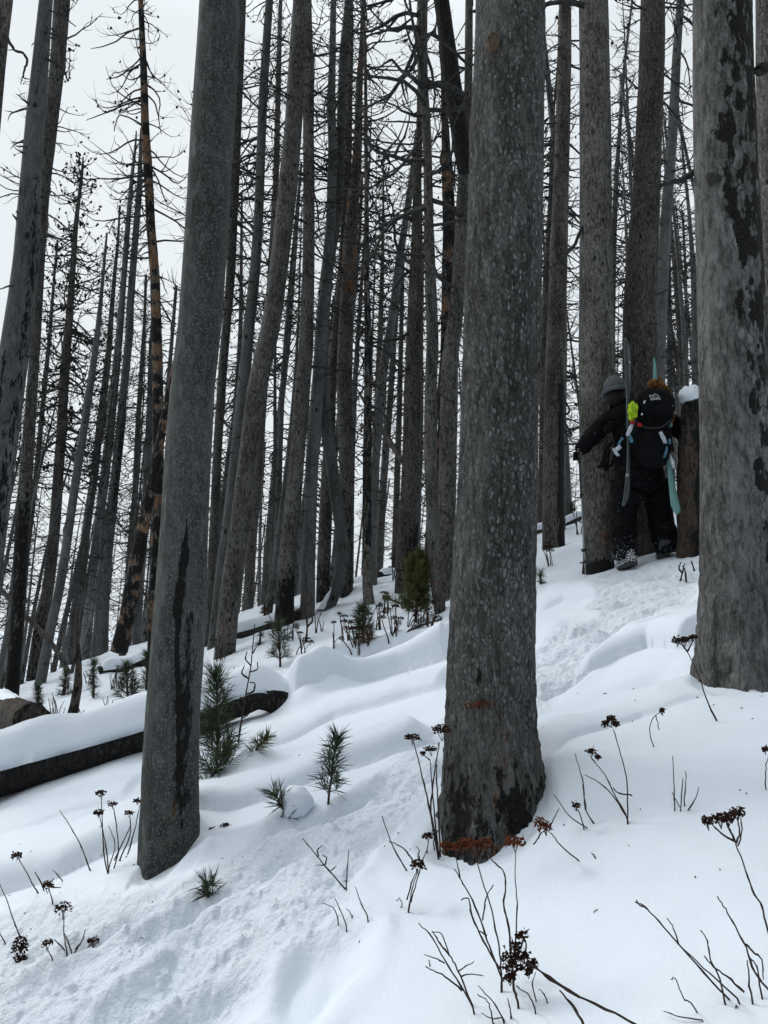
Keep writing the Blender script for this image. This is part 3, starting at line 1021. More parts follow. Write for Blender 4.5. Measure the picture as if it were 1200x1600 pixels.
tree('M4', 'half-burnt trunk, grey on one side and charcoal black on the other', 'brown',
     [(884, -20, 18), (883, 0, 19), (882, 103, 21), (879, 206, 23), (876, 309, 25), (873, 412, 27), (869, 515, 29), (866, 600, 30), (865, 700, 32), (864, 800, 33), (865, 856, 35)],
     nr=160, sides=30, wob=0.03, knob=0.012, attr=a_side(600, 900, 1, .9), crown=K(h0=.55, h1=.98, n=45, Lmax=1.3))
tree('M5', 'slender dim trunk between the thickest trunk and the half-burnt one', 'brown',
     [(856, 380, 8), (853, 430, 10), (850, 560, 12), (848, 700, 12), (845, 815, 13)], diam=.15, top=False, nr=60, crown=K(h0=.3, h1=.98, n=105, Lmax=1.3))
tree('M6', 'thin dead tree with bushy twigs between the two thick trunks above the hat', 'twig' if False else 'cool',
     [(988, 0, 3), (975, 103, 5), (968, 206, 6), (961, 309, 8), (958, 447, 8), (956, 600, 9), (955, 720, 9)], diam=.14, nr=60, crown=K(h0=.25, h1=.99, n=180, Lmax=1.5, cones=.7))
tree('M7', 'thin straight tree in the gap beside the big pale flaking trunk', 'mid',
     [(1046, 330, 5), (1051, 380, 6), (1058, 470, 8), (1066, 573, 10), (1068, 700, 11), (1070, 800, 12)], diam=.16, nr=50, crown=K(h0=.3, h1=.99, n=120, Lmax=1.2))
tree('M8', 'thin trunk leaning against the edge of the big pale flaking trunk', 'cool',
     [(1070, 270, 4), (1075, 309, 5), (1082, 400, 7), (1087, 500, 12), (1088, 573, 14), (1090, 700, 15), (1092, 800, 16)], diam=.19, nr=50, crown=K(h0=.3, h1=.99, n=90, Lmax=1.2))
tree('M9', 'slim grey trunk in the gap above the snow-capped stump', 'cool',
     [(1042, 260, 5), (1045, 400, 6), (1047, 573, 9), (1049, 700, 10), (1050, 800, 11)], diam=.15, nr=50, crown=K(h0=.3, h1=.99, n=105, Lmax=1.2))

tree('B19', 'grey trunk crossed near the top by a hanging charred log, beside the thickest trunk', 'mid',
     [(733, -20, 11), (733, 0, 12), (732, 137, 13), (728, 240, 15), (723, 292, 17), (720, 378, 21), (714, 481, 23), (703, 560, 26), (701, 640, 27), (699, 745, 28), (696, 832, 30), (697, 925, 34)],
     Y=9.6, nr=150, sides=26, wob=.03, knob=.01, crown=K(h0=.45, h1=.98, n=45, Lmax=1.2))
tree('B18', 'charred jet-black log hanging at a tilt between two grey trunks', 'black',
     [(683, -40, 23), (690, 0, 24), (699, 69, 25), (708, 137, 27), (716, 189, 27), (721, 223, 27), (726, 272, 24)], Y=9.3, nr=90, sides=26, wob=.06, knob=.03, name='leaning_log', cat='burnt log', sink=0.0) if False else None
tree('B20', 'trunk of charred plates and rust-orange patches beside the hanging charred log', 'patchy',
     [(693, 150, 8), (695, 189, 11), (699, 275, 17), (702, 344, 20), (700, 447, 19), (697, 533, 17), (693, 640, 16), (690, 760, 16), (688, 880, 17)],
     Y=10.6, nr=140, sides=24, attr=a_patch(.55, .35), knob=.03, wob=.05, grow_to=9, crown=K(h0=.5, h1=.98, n=33, Lmax=.9))
tree('B17', 'slim grey trunk with a brown bark foot behind the bright pine sapling', 'mid',
     [(661, -20, 17), (660, 0, 17), (659, 69, 17), (661, 137, 16), (666, 190, 14), (668, 240, 14), (670, 344, 15), (673, 447, 18), (676, 533, 19), (673, 605, 19), (672, 710, 20), (676, 815, 19), (681, 902, 20), (688, 958, 18)],
     nr=160, sides=26, wob=.03, knob=.01, attr=a_base(.15, .3, 0, .5, .2), crown=K(h0=.35, h1=.98, n=69, Lmax=1.6, thick=1.5))
tree('B16', 'stout trunk with rough dark bark standing behind the bright green pine sapling', 'brown',
     [(656, 150, 9), (656, 189, 10), (652, 275, 13), (652, 344, 16), (650, 430, 21), (648, 517, 25), (645, 605, 28), (643, 710, 28), (639, 797, 31), (636, 867, 34), (634, 925, 36)],
     nr=180, sides=32, wob=.03, knob=.02, attr=a_base(1.1, .50, .8), grow_to=10, crown=K(h0=.42, h1=.98, n=54, Lmax=1.3))
limb('B17', [[[(665, 140, 11), (654, 130, 8), (640, 118, 6), (628, 112, 5), (612, 92, 4), (600, 100, 3), (585, 112, 2)]],
             [[(668, 135, 10), (690, 130, 10), (712, 140, 9), (726, 148, 6)], [(700, 128, 4), (722, 105, 2)]],
             [[(658, 222, 4), (640, 226, 3), (610, 224, 3), (572, 216, 2)]],
             [[(660, 192, 3), (630, 190, 3), (602, 190, 2), (587, 187, 1)]],
             [[(668, 260, 4), (650, 252, 3), (620, 262, 2), (600, 275, 2)]]])
limb('B16', [[[(645, 342, 8), (625, 338, 5), (608, 335, 4), (590, 345, 3)]],
             [[(650, 510, 6), (628, 528, 5), (612, 532, 5), (585, 535, 4), (565, 545, 3), (545, 548, 2)]],
             [[(643, 422, 6), (628, 432, 4), (618, 450, 3), (600, 462, 2)]]])
tree('B13', 'pale pole slanting up from the slope between two thin dark trunks', 'cool',
     [(651, 203, 5), (644, 275, 10), (634, 344, 11), (623, 412, 12), (613, 498, 13), (606, 535, 14), (597, 587, 15), (592, 657, 14), (585, 745, 13), (583, 815, 12), (583, 885, 13)],
     diam=.15, nr=120, sides=20, grow_to=7, crown=K(h0=.5, h1=.98, n=36, Lmax=.8))
tree('B14', 'straight grey trunk just behind the slanting pale pole', 'mid',
     [(628, 400, 7), (618, 500, 8), (610, 622, 10), (603, 710, 10), (597, 797, 11), (593, 885, 12)], diam=.16, nr=80, crown=K(h0=.4, h1=.98, n=90, Lmax=1.2))
tree('B15', 'thin dim trunk close behind the stout rough-barked one', 'brown',
     [(630, 400, 5), (627, 517, 7), (624, 640, 9), (620, 762, 10), (617, 867, 10)], diam=.16, nr=80, crown=K(h0=.3, h1=.98, n=120, Lmax=1.3))
tree('B12', 'dead tree with a bristly pointed top just clear in the bright gap of sky', 'brown',
     [(599, 236, 2), (599, 292, 3), (599, 344, 4), (597, 430, 7), (594, 515, 8), (590, 600, 9), (588, 720, 10), (586, 860, 11)], diam=.17, top=True, nr=90,
     crown=K(h0=.35, h1=.99, n=180, Lmax=1.0, cones=1.0, cone_r=.05, thick=1.3, shape='cone', up=.9))
tree('B11', 'thin dark pole with a pale bare foot standing in the open snow', 'brown',
     [(569, 0, 3), (571, 103, 5), (572, 240, 6), (573, 344, 7), (573, 447, 9), (575, 517, 11), (575, 605, 12), (574, 710, 14), (573, 797, 14), (573, 885, 14), (575, 930, 17), (577, 945, 20)],
     nr=180, sides=22, knob=.03, attr=lambda PY, S, H, FR, rng: (0.55 * sstep(895, 860, PY) * (0.5 + .5 * sstep(200, 500, PY)), .55 * gauss(PY, 855, 10) + .3 * gauss(PY, 895, 12), 1 + 0 * S),
     crown=K(h0=.25, h1=.99, n=120, Lmax=1.2))
tree('B10', 'trunk with orange bark patches high up and flaking plates lower down', 'mid',
     [(569, -20, 8), (568, 0, 8), (566, 69, 9), (561, 137, 11), (560, 206, 13), (556, 275, 16), (549, 344, 21), (545, 430, 23), (540, 517, 24), (538, 605, 25), (540, 675, 23), (541, 745, 21), (542, 797, 20), (541, 880, 21), (541, 918, 22)],
     Y=12.2, nr=160, sides=26, knob=.02, attr=a_orange(60, 460, .42), crown=K(h0=.4, h1=.98, n=69, Lmax=1.2))
tree('B7', 'S-curved smooth trunk that bends out to a snow-sided foot', 'cool',
     [(547, -20, 13), (546, 0, 14), (537, 86, 15), (534, 172, 15), (532, 258, 15), (525, 344, 18), (512, 412, 19), (503, 515, 22), (501, 570, 22), (505, 640, 20), (516, 710, 19), (526, 780, 20), (534, 832, 20), (534, 885, 20), (525, 925, 19), (513, 952, 19)],
     nr=240, sides=30, wob=.02, sm=6, crown=K(h0=.6, h1=.98, n=39, Lmax=1.1))
tree('B6', 'smooth straight trunk running up behind the S-curved one and parting from it near the top', 'cool',
     [(521, -20, 8), (521, 0, 9), (519, 103, 11), (517, 172, 14), (520, 223, 14), (517, 344, 15), (510, 430, 17), (503, 520, 19), (495, 622, 20), (488, 710, 20), (485, 797, 20), (482, 885, 21), (481, 938, 23)],
     Y=11.2, nr=180, sides=26, wob=.03, crown=K(h0=.6, h1=.98, n=39, Lmax=1.1))
tree('B9', 'dim burnt-footed trunk wedged behind the S-curved one', 'mid',
     [(549, 30, 8), (543, 275, 12), (533, 450, 13), (519, 560, 15), (514, 700, 18), (508, 815, 21), (506, 890, 21), (505, 922, 21)], Y=12.4, nr=120, attr=a_base(.7, .6), crown=K(h0=.4, h1=.98, n=90, Lmax=1.3))
tree('B4', 'grey trunk with a black knot near the top and a charred orange-rimmed foot', 'mid',
     [(481, -20, 12), (481, 17, 12), (482, 80, 15), (482, 108, 21), (482, 137, 18), (482, 206, 17), (483, 309, 18), (482, 412, 19), (479, 515, 22), (478, 550, 24), (473, 605, 24), (464, 710, 24), (457, 797, 26), (449, 867, 27), (445, 937, 28), (444, 978, 32)],
     nr=200, sides=30, wob=.03, knob=.01, attr=a_base(.8, .75, .5, .4, .15), crown=K(h0=.35, h1=.98, n=75, Lmax=1.3))
tree('B5', 'thin snapped-off pole with a pointed tip standing left of the black-knotted trunk', 'mid',
     [(471, 254, 3), (467, 300, 5), (464, 344, 6), (457, 447, 7), (450, 533, 9), (440, 622, 10), (430, 727, 11), (421, 832, 12), (414, 930, 13)], diam=.17, top=True, nr=110, crown=K(h0=.4, h1=.98, n=54, Lmax=.6))
tree('B3', 'thin twiggy tree half hidden behind the two slanting trunks', 'brown',
     [(440, -20, 6), (438, 0, 6), (436, 86, 8), (433, 206, 9), (431, 292, 10), (425, 400, 11), (418, 520, 12), (408, 660, 14), (400, 780, 15), (393, 850, 15), (388, 945, 17)], diam=.17, nr=110, crown=K(h0=.35, h1=.98, n=180, Lmax=1.4, cones=.8))
tree('B2', 'stoutest of the slanting trunks, its plain foot set in snow behind the long buried logs', 'mid',
     [(472, -20, 24), (470, 0, 24), (464, 100, 26), (458, 200, 27), (449, 300, 30), (438, 400, 29), (425, 500, 30), (402, 605, 31), (389, 710, 31), (376, 815, 31), (360, 920, 31), (351, 1026, 33)],
     nr=220, sides=34, wob=.03, knob=.015, attr=a_base(.2, .4, 0, .4, .3), crown=K(h0=.6, h1=.98, n=39, Lmax=1.2))
tree('B1', 'slanting trunk leaning close alongside the stoutest slanting one', 'cool',
     [(422, -20, 12), (421, 0, 12), (415, 86, 13), (410, 172, 14), (407, 258, 14), (404, 344, 15), (397, 440, 17), (390, 500, 18), (380, 605, 19), (370, 710, 20), (358, 815, 20), (346, 900, 20), (337, 980, 19)],
     Y=11.0, nr=170, sides=26, wob=.03, crown=K(h0=.45, h1=.98, n=75, Lmax=1.4))
tree('A12', 'thin dark tree with a twiggy spire right behind the smooth scarred trunk', 'brown',
     [(378, 300, 3), (377, 400, 5), (376, 515, 7), (373, 569, 8), (368, 640, 8), (360, 760, 9), (350, 900, 10)], diam=.15, top=True, nr=80, crown=K(h0=.3, h1=.99, n=150, Lmax=.9, cones=.8))
tree('A11', 'slim trunk showing just along the edge of the smooth scarred trunk', 'mid',
     [(377, -20, 15), (377, 0, 16), (371, 150, 16), (366, 300, 15), (360, 440, 14), (350, 550, 14), (340, 700, 14), (333, 850, 14), (327, 975, 15)], Y=11.5, nr=120, crown=K(h0=.5, h1=.98, n=75, Lmax=1.5))
tree('A9', 'narrow charred tree mottled with orange wood, its dead limbs against the open sky', 'patchy',
     [(219, -20, 8), (220, 0, 8), (222, 52, 9), (225, 120, 11), (227, 206, 13), (232, 275, 14), (235, 344, 14), (242, 430, 15), (245, 533, 16), (246, 569, 16), (247, 655, 18), (247, 741, 18), (246, 826, 17), (241, 912, 16), (239, 998, 16)],
     Y=9.8, nr=260, sides=24, attr=a_patch(.50, .36), knob=.04, wob=.04, crown=K(h0=.45, h1=.98, n=90, Lmax=1.0))
limb('A9', [[[(216, 45, 3), (200, 50, 2.5), (182, 65, 2), (160, 73, 1.6), (142, 76, 1)]],
            [[(216, 105, 3), (200, 110, 2.5), (185, 120, 2), (166, 124, 1)]],
            [[(219, 158, 3), (205, 160, 2.5), (185, 167, 2), (165, 178, 1.6), (152, 163, 1)]],
            [[(205, 160, 2), (180, 170, 2), (150, 182, 1.6), (134, 188, 1)]],
            [[(232, 150, 3), (242, 160, 2.5), (247, 180, 2), (252, 210, 1)]],
            [[(222, 195, 3), (205, 185, 2.5), (185, 178, 2), (178, 205, 1.5)]]])
tree('A7', 'tapering grey pole with a bare pointed top, one of a close pair of poles', 'cool',
     [(213, 205, 2), (213, 220, 3), (206, 275, 6), (199, 361, 8), (191, 464, 9), (187, 517, 11), (179, 603, 12), (172, 672, 13), (162, 758, 14), (151, 844, 15), (143, 912, 15), (136, 981, 16), (131, 1020, 16)], diam=.2, top=True, nr=150,
     crown=K(h0=.55, h1=.99, n=105, Lmax=.8))
tree('A8', 'darker sooty partner of the tapering grey pole, with a fine twiggy tip', 'cool',
     [(220, 200, 2), (220, 215, 4), (218, 292, 9), (211, 378, 10), (203, 481, 11), (203, 517, 12), (194, 603, 12), (186, 689, 13), (177, 775, 15), (168, 861, 16), (162, 930, 17), (160, 1005, 18)], diam=.2, top=True, nr=150,
     attr=a_side(620, 800, 1, .7), crown=K(h0=.5, h1=.99, n=120, Lmax=.9))
tree('A6', 'dead tree whose top carries dark cones, beside the close pair of poles', 'mid',
     [(187, 322, 3), (185, 370, 4), (179, 430, 6), (172, 515, 8), (172, 534, 9), (163, 603, 9), (155, 672, 11), (148, 740, 12), (137, 809, 13), (129, 878, 14), (124, 947, 14), (120, 1015, 15)], diam=.2, top=True, nr=130,
     crown=K(h0=.4, h1=.99, n=165, Lmax=.9, cones=1.0, cone_r=.04))
tree('A5', 'pale smooth curving trunk with a broken top, rooted among the little green pines', 'cool',
     [(167, 364, 3), (158, 464, 6), (151, 533, 9), (141, 603, 11), (131, 672, 12), (120, 740, 13), (110, 809, 13), (100, 878, 14), (91, 930, 14), (79, 981, 15), (67, 1045, 17)], Y=13.0, top=True, nr=150,
     crown=K(h0=.45, h1=.98, n=60, Lmax=.8))
tree('A4', 'tall dead tree with a bristly candelabra top standing clear against the sky', 'brown',
     [(130, 245, 2), (129, 265, 4), (119, 344, 7), (113, 430, 9), (107, 515, 12), (103, 550, 14), (96, 672, 15), (89, 775, 16), (84, 844, 17), (74, 930, 18), (62, 981, 19), (55, 1033, 20)], Y=14.6, top=True, nr=150,
     attr=a_base(2.0, .5), crown=K(h0=.35, h1=.995, n=225, Lmax=1.25, cones=1.0, cone_r=.035, thick=1.3, up=.9))
tree('A3', 'tall trunk with a charred black foot, leaning beside the stout trunk at the far edge', 'mid',
     [(98, -20, 24), (97, 0, 24), (90, 100, 22), (79, 200, 20), (69, 300, 16), (63, 400, 14), (58, 500, 14), (47, 650, 17), (40, 750, 20), (33, 850, 20), (28, 950, 20), (22, 1040, 20), (18, 1092, 22)],
     Y=11.2, nr=200, sides=26, wob=.03, knob=.015, attr=lambda PY, S, H, FR, rng: (.7 * sstep(640, 860, PY) + .3 * sstep(1000, 1050, PY), 0 * S, 1 + 0 * S), crown=K(h0=.55, h1=.98, n=60, Lmax=1.0))
tree('A2', 'stout trunk leaning across the upper corner of the view, foot out of sight', 'cool',
     [(74, -20, 20), (72, 0, 20), (63, 100, 24), (54, 200, 28), (47, 300, 32), (42, 400, 38), (30, 500, 42), (16, 600, 44), (2, 700, 46), (-12, 800, 48), (-25, 900, 50)],
     Y=6.6, nr=200, sides=34, wob=.03, knob=.01, attr=lambda PY, S, H, FR, rng: (.6 * sstep(480, 560, PY) * gauss(S, -.1, .22) + .55 * gauss(S, .8, .3) * sstep(150, 380, PY), 0 * S, .5 + 0 * S), crown=K(h0=.6, h1=.98, n=18, Lmax=.8))
tree('A1', 'dark trunk only just entering the view at the very edge of the sky', 'brown',
     [(4, -20, 32), (0, 0, 34), (-16, 150, 36), (-30, 300, 38), (-60, 700, 44)], Y=6.0, nr=60, sides=24)
limb('A1', [[[(8, 55, 7), (14, 65, 5), (24, 80, 4), (36, 82, 4), (44, 95, 4), (38, 108, 3), (36, 122, 2.5), (48, 124, 1)], [(36, 118, 2), (32, 132, 1)], [(24, 78, 2), (12, 78, 1)]]])
limb('A2', [[[(72, 15, 3), (90, 20, 2), (108, 33, 2), (118, 41, 1.5)]], [[(28, 345, 4), (22, 338, 3), (20, 335, 2)]]])
tree('A13', 'thin dark tree between the tall charred-footed trunk and the candelabra-topped one', 'brown',
     [(90, 375, 3), (84, 440, 4), (77, 534, 6), (70, 600, 7), (57, 740, 8), (47, 820, 9), (40, 878, 9), (34, 960, 10)], diam=.15, top=True, nr=90, crown=K(h0=.25, h1=.99, n=210, Lmax=1.0, cones=.9))
tree('A14', 'straight dim trunk just left of the orange-mottled tree, reaching half its height', 'mid',
     [(228, 430, 4), (226, 500, 5), (223, 552, 7), (216, 655, 8), (211, 775, 9), (203, 861, 10), (198, 960, 12)], diam=.15, top=True, nr=90, crown=K(h0=.3, h1=.99, n=165, Lmax=1.0, cones=.7))
tree('A15', 'grey trunk filling the gap between the burnt leaning snag and the orange-mottled tree', 'cool',
     [(236, 560, 8), (232, 700, 11), (224, 850, 12), (217, 930, 13), (214, 1000, 14)], diam=.2, nr=90, crown=K(h0=.5, h1=.99, n=90, Lmax=1.0))

# jet-black log hung up between the trunks: it leans on its neighbour
def free_log(name, label, cat, mat, rows, Y0, Y1, sides=20, attrf=None, snowcap=None, knob=.04, n=90, group=None, end_cap=True):
    rows = sorted(rows, key=lambda r: r[0]) if abs(rows[0][0] - rows[-1][0]) > abs(rows[0][1] - rows[-1][1]) else sorted(rows, key=lambda r: r[1])
    r = np.array(rows, float)
    k = np.linspace(0, len(r) - 1, n)
    x, y, w = [np.interp(k, np.arange(len(r)), r[:, c]) for c in range(3)]
    x, y = smooth1(x, 3), smooth1(y, 3)
    Ys = np.linspace(Y0, Y1, n)
    P = np.array([pt(a, b, c) for a, b, c in zip(x, y, Ys)])
    R = np.array([ww * pxsize(c, b) / 2 for ww, c, b in zip(w, Ys, y)])
    T, A, B = frames(P)
    th = np.arange(sides) * 2 * math.pi / sides
    q = np.linspace(0, 1, n) * np.linalg.norm(P[-1] - P[0])
    sd_ = hash_str(label) % 50
    rr = R[:, None] * (1 + knob * fbm(np.cos(th)[None] * 2.5 + sd_, np.sin(th)[None] * 2.5, q[:, None] * 5, 3))
    V = P[:, None] + rr[..., None] * (np.cos(th)[None, :, None] * A[:, None] + np.sin(th)[None, :, None] * B[:, None])
    i = np.arange(n - 1)[:, None] * sides
    j = np.arange(sides)[None]
    j2 = (j + 1) % sides
    Q = np.stack([i + j, i + j2, i + sides + j2, i + sides + j], -1).reshape(-1, 4)
    jj = np.arange(sides)
    Vf = np.concatenate([V.reshape(-1, 3), P[:1] - T[:1] * R[0] * .3, P[-1:] + T[-1:] * R[-1] * .3])
    T3 = np.concatenate([np.stack([np.full(sides, n * sides), (jj + 1) % sides, jj], -1), np.stack([np.full(sides, n * sides + 1), (n - 1) * sides + jj, (n - 1) * sides + (jj + 1) % sides], -1)])
    PY = np.repeat(y[:, None], sides, 1)
    S = np.repeat(np.cos(th)[None], n, 0)
    if attrf:
        ch, wo, fl = attrf(PY, S, PY * 0, S * 0 + 1, np.random.RandomState(sd_))
    else:
        ch, wo, fl = 0 * S, 0 * S, 1 + 0 * S
    at = {kk: np.concatenate([(a + 0 * S).ravel(), [0, 0]]) for kk, a in (('char', ch), ('wood', wo), ('flake', fl))}
    c0 = P[0] if P[0, 2] < P[-1, 2] else P[-1]
    root = thing(name, label, cat, tuple(c0), group)
    mb = MB()
    mb.add(Vf, Q, T3)
    mb.build('trunk', M[mat], root, attrs=at)
    if snowcap:
        snow_cap(root, P, R, *snowcap)
    return root, P, R

def snow_cap(root, P, R, f0, f1, width, height, drop=0.0, seed=3):
    """a loaf of snow lying along a log between fractions f0..f1; width and height in log radii"""
    n = 90
    k = np.linspace(f0, f1, n) * (len(P) - 1)
    C = np.stack([np.interp(k, np.arange(len(P)), P[:, c]) for c in range(3)], -1)
    r = np.interp(k, np.arange(len(P)), R)
    T = np.gradient(C, axis=0)
    T /= np.linalg.norm(T, axis=1)[:, None]
    side = np.cross(T, np.array([0, 0, 1.0]))
    side /= np.linalg.norm(side, axis=1)[:, None]
    q = np.linspace(0, 1, n)
    endf = np.sqrt(np.clip(1 - (np.abs(q - .5) * 2) ** 6, 0.0, 1))
    m_ = 22
    al = np.linspace(0, 2 * math.pi, m_, endpoint=False)
    s_ = q * np.linalg.norm(C[-1] - C[0])
    ca, sa = np.cos(al)[None], np.sin(al)[None]
    W = width * r[:, None] * (1 + .10 * fbm(ca * 1.5 + seed, sa * 1.5, s_[:, None] * 4, 3))
    top = height * r[:, None] * (1 + .16 * fbm(ca * .8 + seed, 0 * sa, s_[:, None] * 2.5, 3))
    bot = 0.10 * r[:, None] + drop * r[:, None] * (1 + .9 * vn(s_[:, None] * 9, ca * 1.2, seed))
    # cross section: rounded top, edges hugging the log's shoulders
    hx = W * np.sign(ca) * np.abs(ca) ** 0.8
    hz = np.where(sa > 0, top * np.abs(sa) ** 0.75, -bot * np.abs(sa) ** 0.6)
    hz = hz + r[:, None] * (0.62 - 0.55 * (np.abs(ca)) ** 2)
    hx, hz = hx * endf[:, None], r[:, None] * 0.4 + (hz - r[:, None] * 0.4) * endf[:, None]
    V = C[:, None] + side[:, None] * hx[..., None] + np.array([0, 0, 1.0]) * hz[..., None]
    i = np.arange(n - 1)[:, None] * m_
    j = np.arange(m_)[None]
    j2 = (j + 1) % m_
    Q = np.stack([i + j, i + m_ + j, i + m_ + j2, i + j2], -1).reshape(-1, 4)
    mb = MB()
    jj = np.arange(m_)
    Vf = np.concatenate([V.reshape(-1, 3), V[0].mean(0)[None], V[-1].mean(0)[None]])
    T3 = np.concatenate([np.stack([np.full(m_, n * m_), jj, (jj + 1) % m_], -1), np.stack([np.full(m_, n * m_ + 1), (n - 1) * m_ + (jj + 1) % m_, (n - 1) * m_ + jj], -1)])
    mb.add(Vf, Q, T3)
    o = mb.build('snow_cap', M['snow'], root)
    return o

free_log('leaning_log', 'charred jet-black log hanging at a tilt between two grey trunks', 'burnt log', 'black',
         [(676, -80, 22), (690, 0, 24), (699, 69, 25), (708, 137, 27), (716, 189, 27), (721, 223, 27), (727, 268, 24)], 9.0, 9.3, 26, knob=.06)
free_log('leaning_snag', 'burnt snag leaning low behind the smooth scarred trunk, orange wood showing through char', 'burnt snag', 'patchy',
         [(275, 560, 8), (262, 625, 11), (241, 740, 15), (230, 790, 17), (221, 840, 19), (209, 900, 21), (198, 964, 23), (186, 1018, 26)], 9.2, 9.6, 22,
         attrf=a_patch(.62, .45), knob=.10, n=120)
free_log('leaning_pole', 'broken pole with a line of snow, slanting down against the stout rough-barked trunk', 'dead pole', 'mid',
         [(560, 612, 3), (580, 648, 5), (597, 672, 7), (613, 698, 8), (630, 722, 9)], 12.6, 11.0, 12, n=40, snowcap=(0.1, 0.95, .7, .35))
free_log('leaning_pole', 'dark broken pole propped low across the pale smooth curving trunk', 'dead pole', 'brown',
         [(-20, 905, 6), (0, 919, 7), (34, 957, 8), (69, 991, 8), (90, 1018, 8), (108, 1052, 8)], 11.6, 11.2, 12, n=60)

# fallen logs
zz = lambda px, py: G(px, py, z_snow)
def ground_log(label, mat, a, b, r0, r1, lift, snowcap=None, knob=.08, attrf=None, n=100, sides=28, name='fallen_log', cat='log', end=0.0):
    A, B = G(*a), G(*b)
    P = np.linspace(A, B, n)
    q = np.linspace(0, 1, n)
    P[:, 2] += lift * (1 - end * 2.0 * sstep(.80, 1.0, q))
    P[:, 2] += .02 * np.sin(q * 7 + 1)
    P[:, 1] += .03 * np.sin(q * 5)
    R = np.linspace(r0, r1, n)
    T, Aa, Bb = frames(P)
    th = np.arange(sides) * 2 * math.pi / sides
    s_ = q * np.linalg.norm(B - A)
    sd_ = hash_str(label) % 50
    rr = R[:, None] * (1 + knob * fbm(np.cos(th)[None] * 2.5 + sd_, np.sin(th)[None] * 2.5, s_[:, None] * 4, 4))
    V = P[:, None] + rr[..., None] * (np.cos(th)[None, :, None] * Aa[:, None] + np.sin(th)[None, :, None] * Bb[:, None])
    i = np.arange(n - 1)[:, None] * sides
    j = np.arange(sides)[None]
    j2 = (j + 1) % sides
    Q = np.stack([i + j, i + j2, i + sides + j2, i + sides + j], -1).reshape(-1, 4)
    jj = np.arange(sides)
    Vf = np.concatenate([V.reshape(-1, 3), P[:1], P[-1:]])
    T3 = np.concatenate([np.stack([np.full(sides, n * sides), (jj + 1) % sides, jj], -1), np.stack([np.full(sides, n * sides + 1), (n - 1) * sides + jj, (n - 1) * sides + (jj + 1) % sides], -1)])
    S = np.repeat(np.cos(th)[None], n, 0)
    ch, wo, fl = attrf(0 * S, S, 0 * S, S, np.random.RandomState(1)) if attrf else (0 * S, 0 * S, 1 + 0 * S)
    at = {kk: np.concatenate([(x_ + 0 * S).ravel(), [0, 0]]) for kk, x_ in (('char', ch), ('wood', wo), ('flake', fl))}
    root = thing(name, label, cat, tuple(P[0]))
    mb = MB()
    mb.add(Vf, Q, T3)
    mb.build('trunk', M[mat], root, attrs=at)
    if snowcap:
        snow_cap(root, P, R, *snowcap)
    return root

ground_log('long charcoal-black fallen log under a thick loaf of snow', 'black', (-130, 1292), (520, 1088), .20, .11, .20, end=1.0, snowcap=(0.0, 0.95, 1.10, 1.15, -.25))
ground_log('brown rotten log tipping down into the snow at the far edge, snow on its back', 'stump', (-70, 1100), (50, 1176), .20, .17, .26, snowcap=(0.0, .90, .85, .7, .0),
           attrf=lambda PY, S, H, FR, rng: (.40 + 0 * S, .35 + 0 * S, 1 + 0 * S))
ground_log('snow-topped fallen log running behind the stoutest slanting trunk', 'brown', (300, 1014), (470, 968), .085, .08, .06, snowcap=(0.0, 1.0, 1.15, 1.3, .1))
ground_log('dark hollow log half under snow, just left of the smooth scarred trunk', 'black', (155, 1060), (245, 1032), .10, .09, .06, snowcap=(0.0, 1.0, 1.2, 1.3, .1))
ground_log('thin snow-topped log on the rise behind the skier\'s pole', 'brown', (830, 838), (912, 812), .07, .06, .05, snowcap=(0.0, 1.0, 1.2, 1.3, .1))
ground_log('short dark log with a cap of snow behind the thin dark pole\'s pale foot', 'black', (592, 906), (640, 890), .08, .07, .04, snowcap=(0.0, .9, 1.1, 1.0, .1))

# ---------------------------------------------------------------- the far forest: thin dead trees, each one a thing of its own
def far_proto(i):
    rng = np.random.RandomState(900 + i)
    H = rng.uniform(9, 13)
    r0 = rng.uniform(.055, .095)
    n = 40
    q = np.linspace(0, 1, n)
    lx, ly = rng.normal(0, .03, 2)
    P = np.stack([lx * H * q + .10 * np.sin(q * 5 + i), ly * H * q + .08 * np.sin(q * 4 + 2 * i), H * q], -1)
    P[:, :2] -= P[0, :2]
    R = r0 * (1 - (0.9 if i % 4 else .55) * q ** 1.15)
    root = bpy.data.objects.new('far_dead_tree', None)
    mb = MB()
    tube(mb, P, R, 9)
    nv = mb.n
    ch = np.clip(.45 * sstep(3.0, .5, np.concatenate([np.repeat(P[:, 2], 9), [0, H]])) + 0 * rng.rand(), 0, 1) * (i % 3 != 1)
    m1 = mb.mesh('trunk', M[('far', 'cool', 'far')[i % 3]], attrs={'char': ch, 'wood': np.zeros(nv), 'flake': np.ones(nv)})
    cb = MB()
    branchset(cb, rng, P, R, rng.uniform(.12, .3), .995, int(rng.uniform(50, 85)), rng.uniform(.8, 1.3), thick=rng.uniform(1.1, 1.5), cones=rng.uniform(.05, .5), cone_r=.03, side=.6, shape='cone' if i % 2 else 'even')
    m2 = cb.mesh('crown', [M['twig'], M['cone']])
    return m1, m2

PROTO = [far_proto(i) for i in range(12)]
far_rng = np.random.RandomState(21)
FAR = []
cells = []
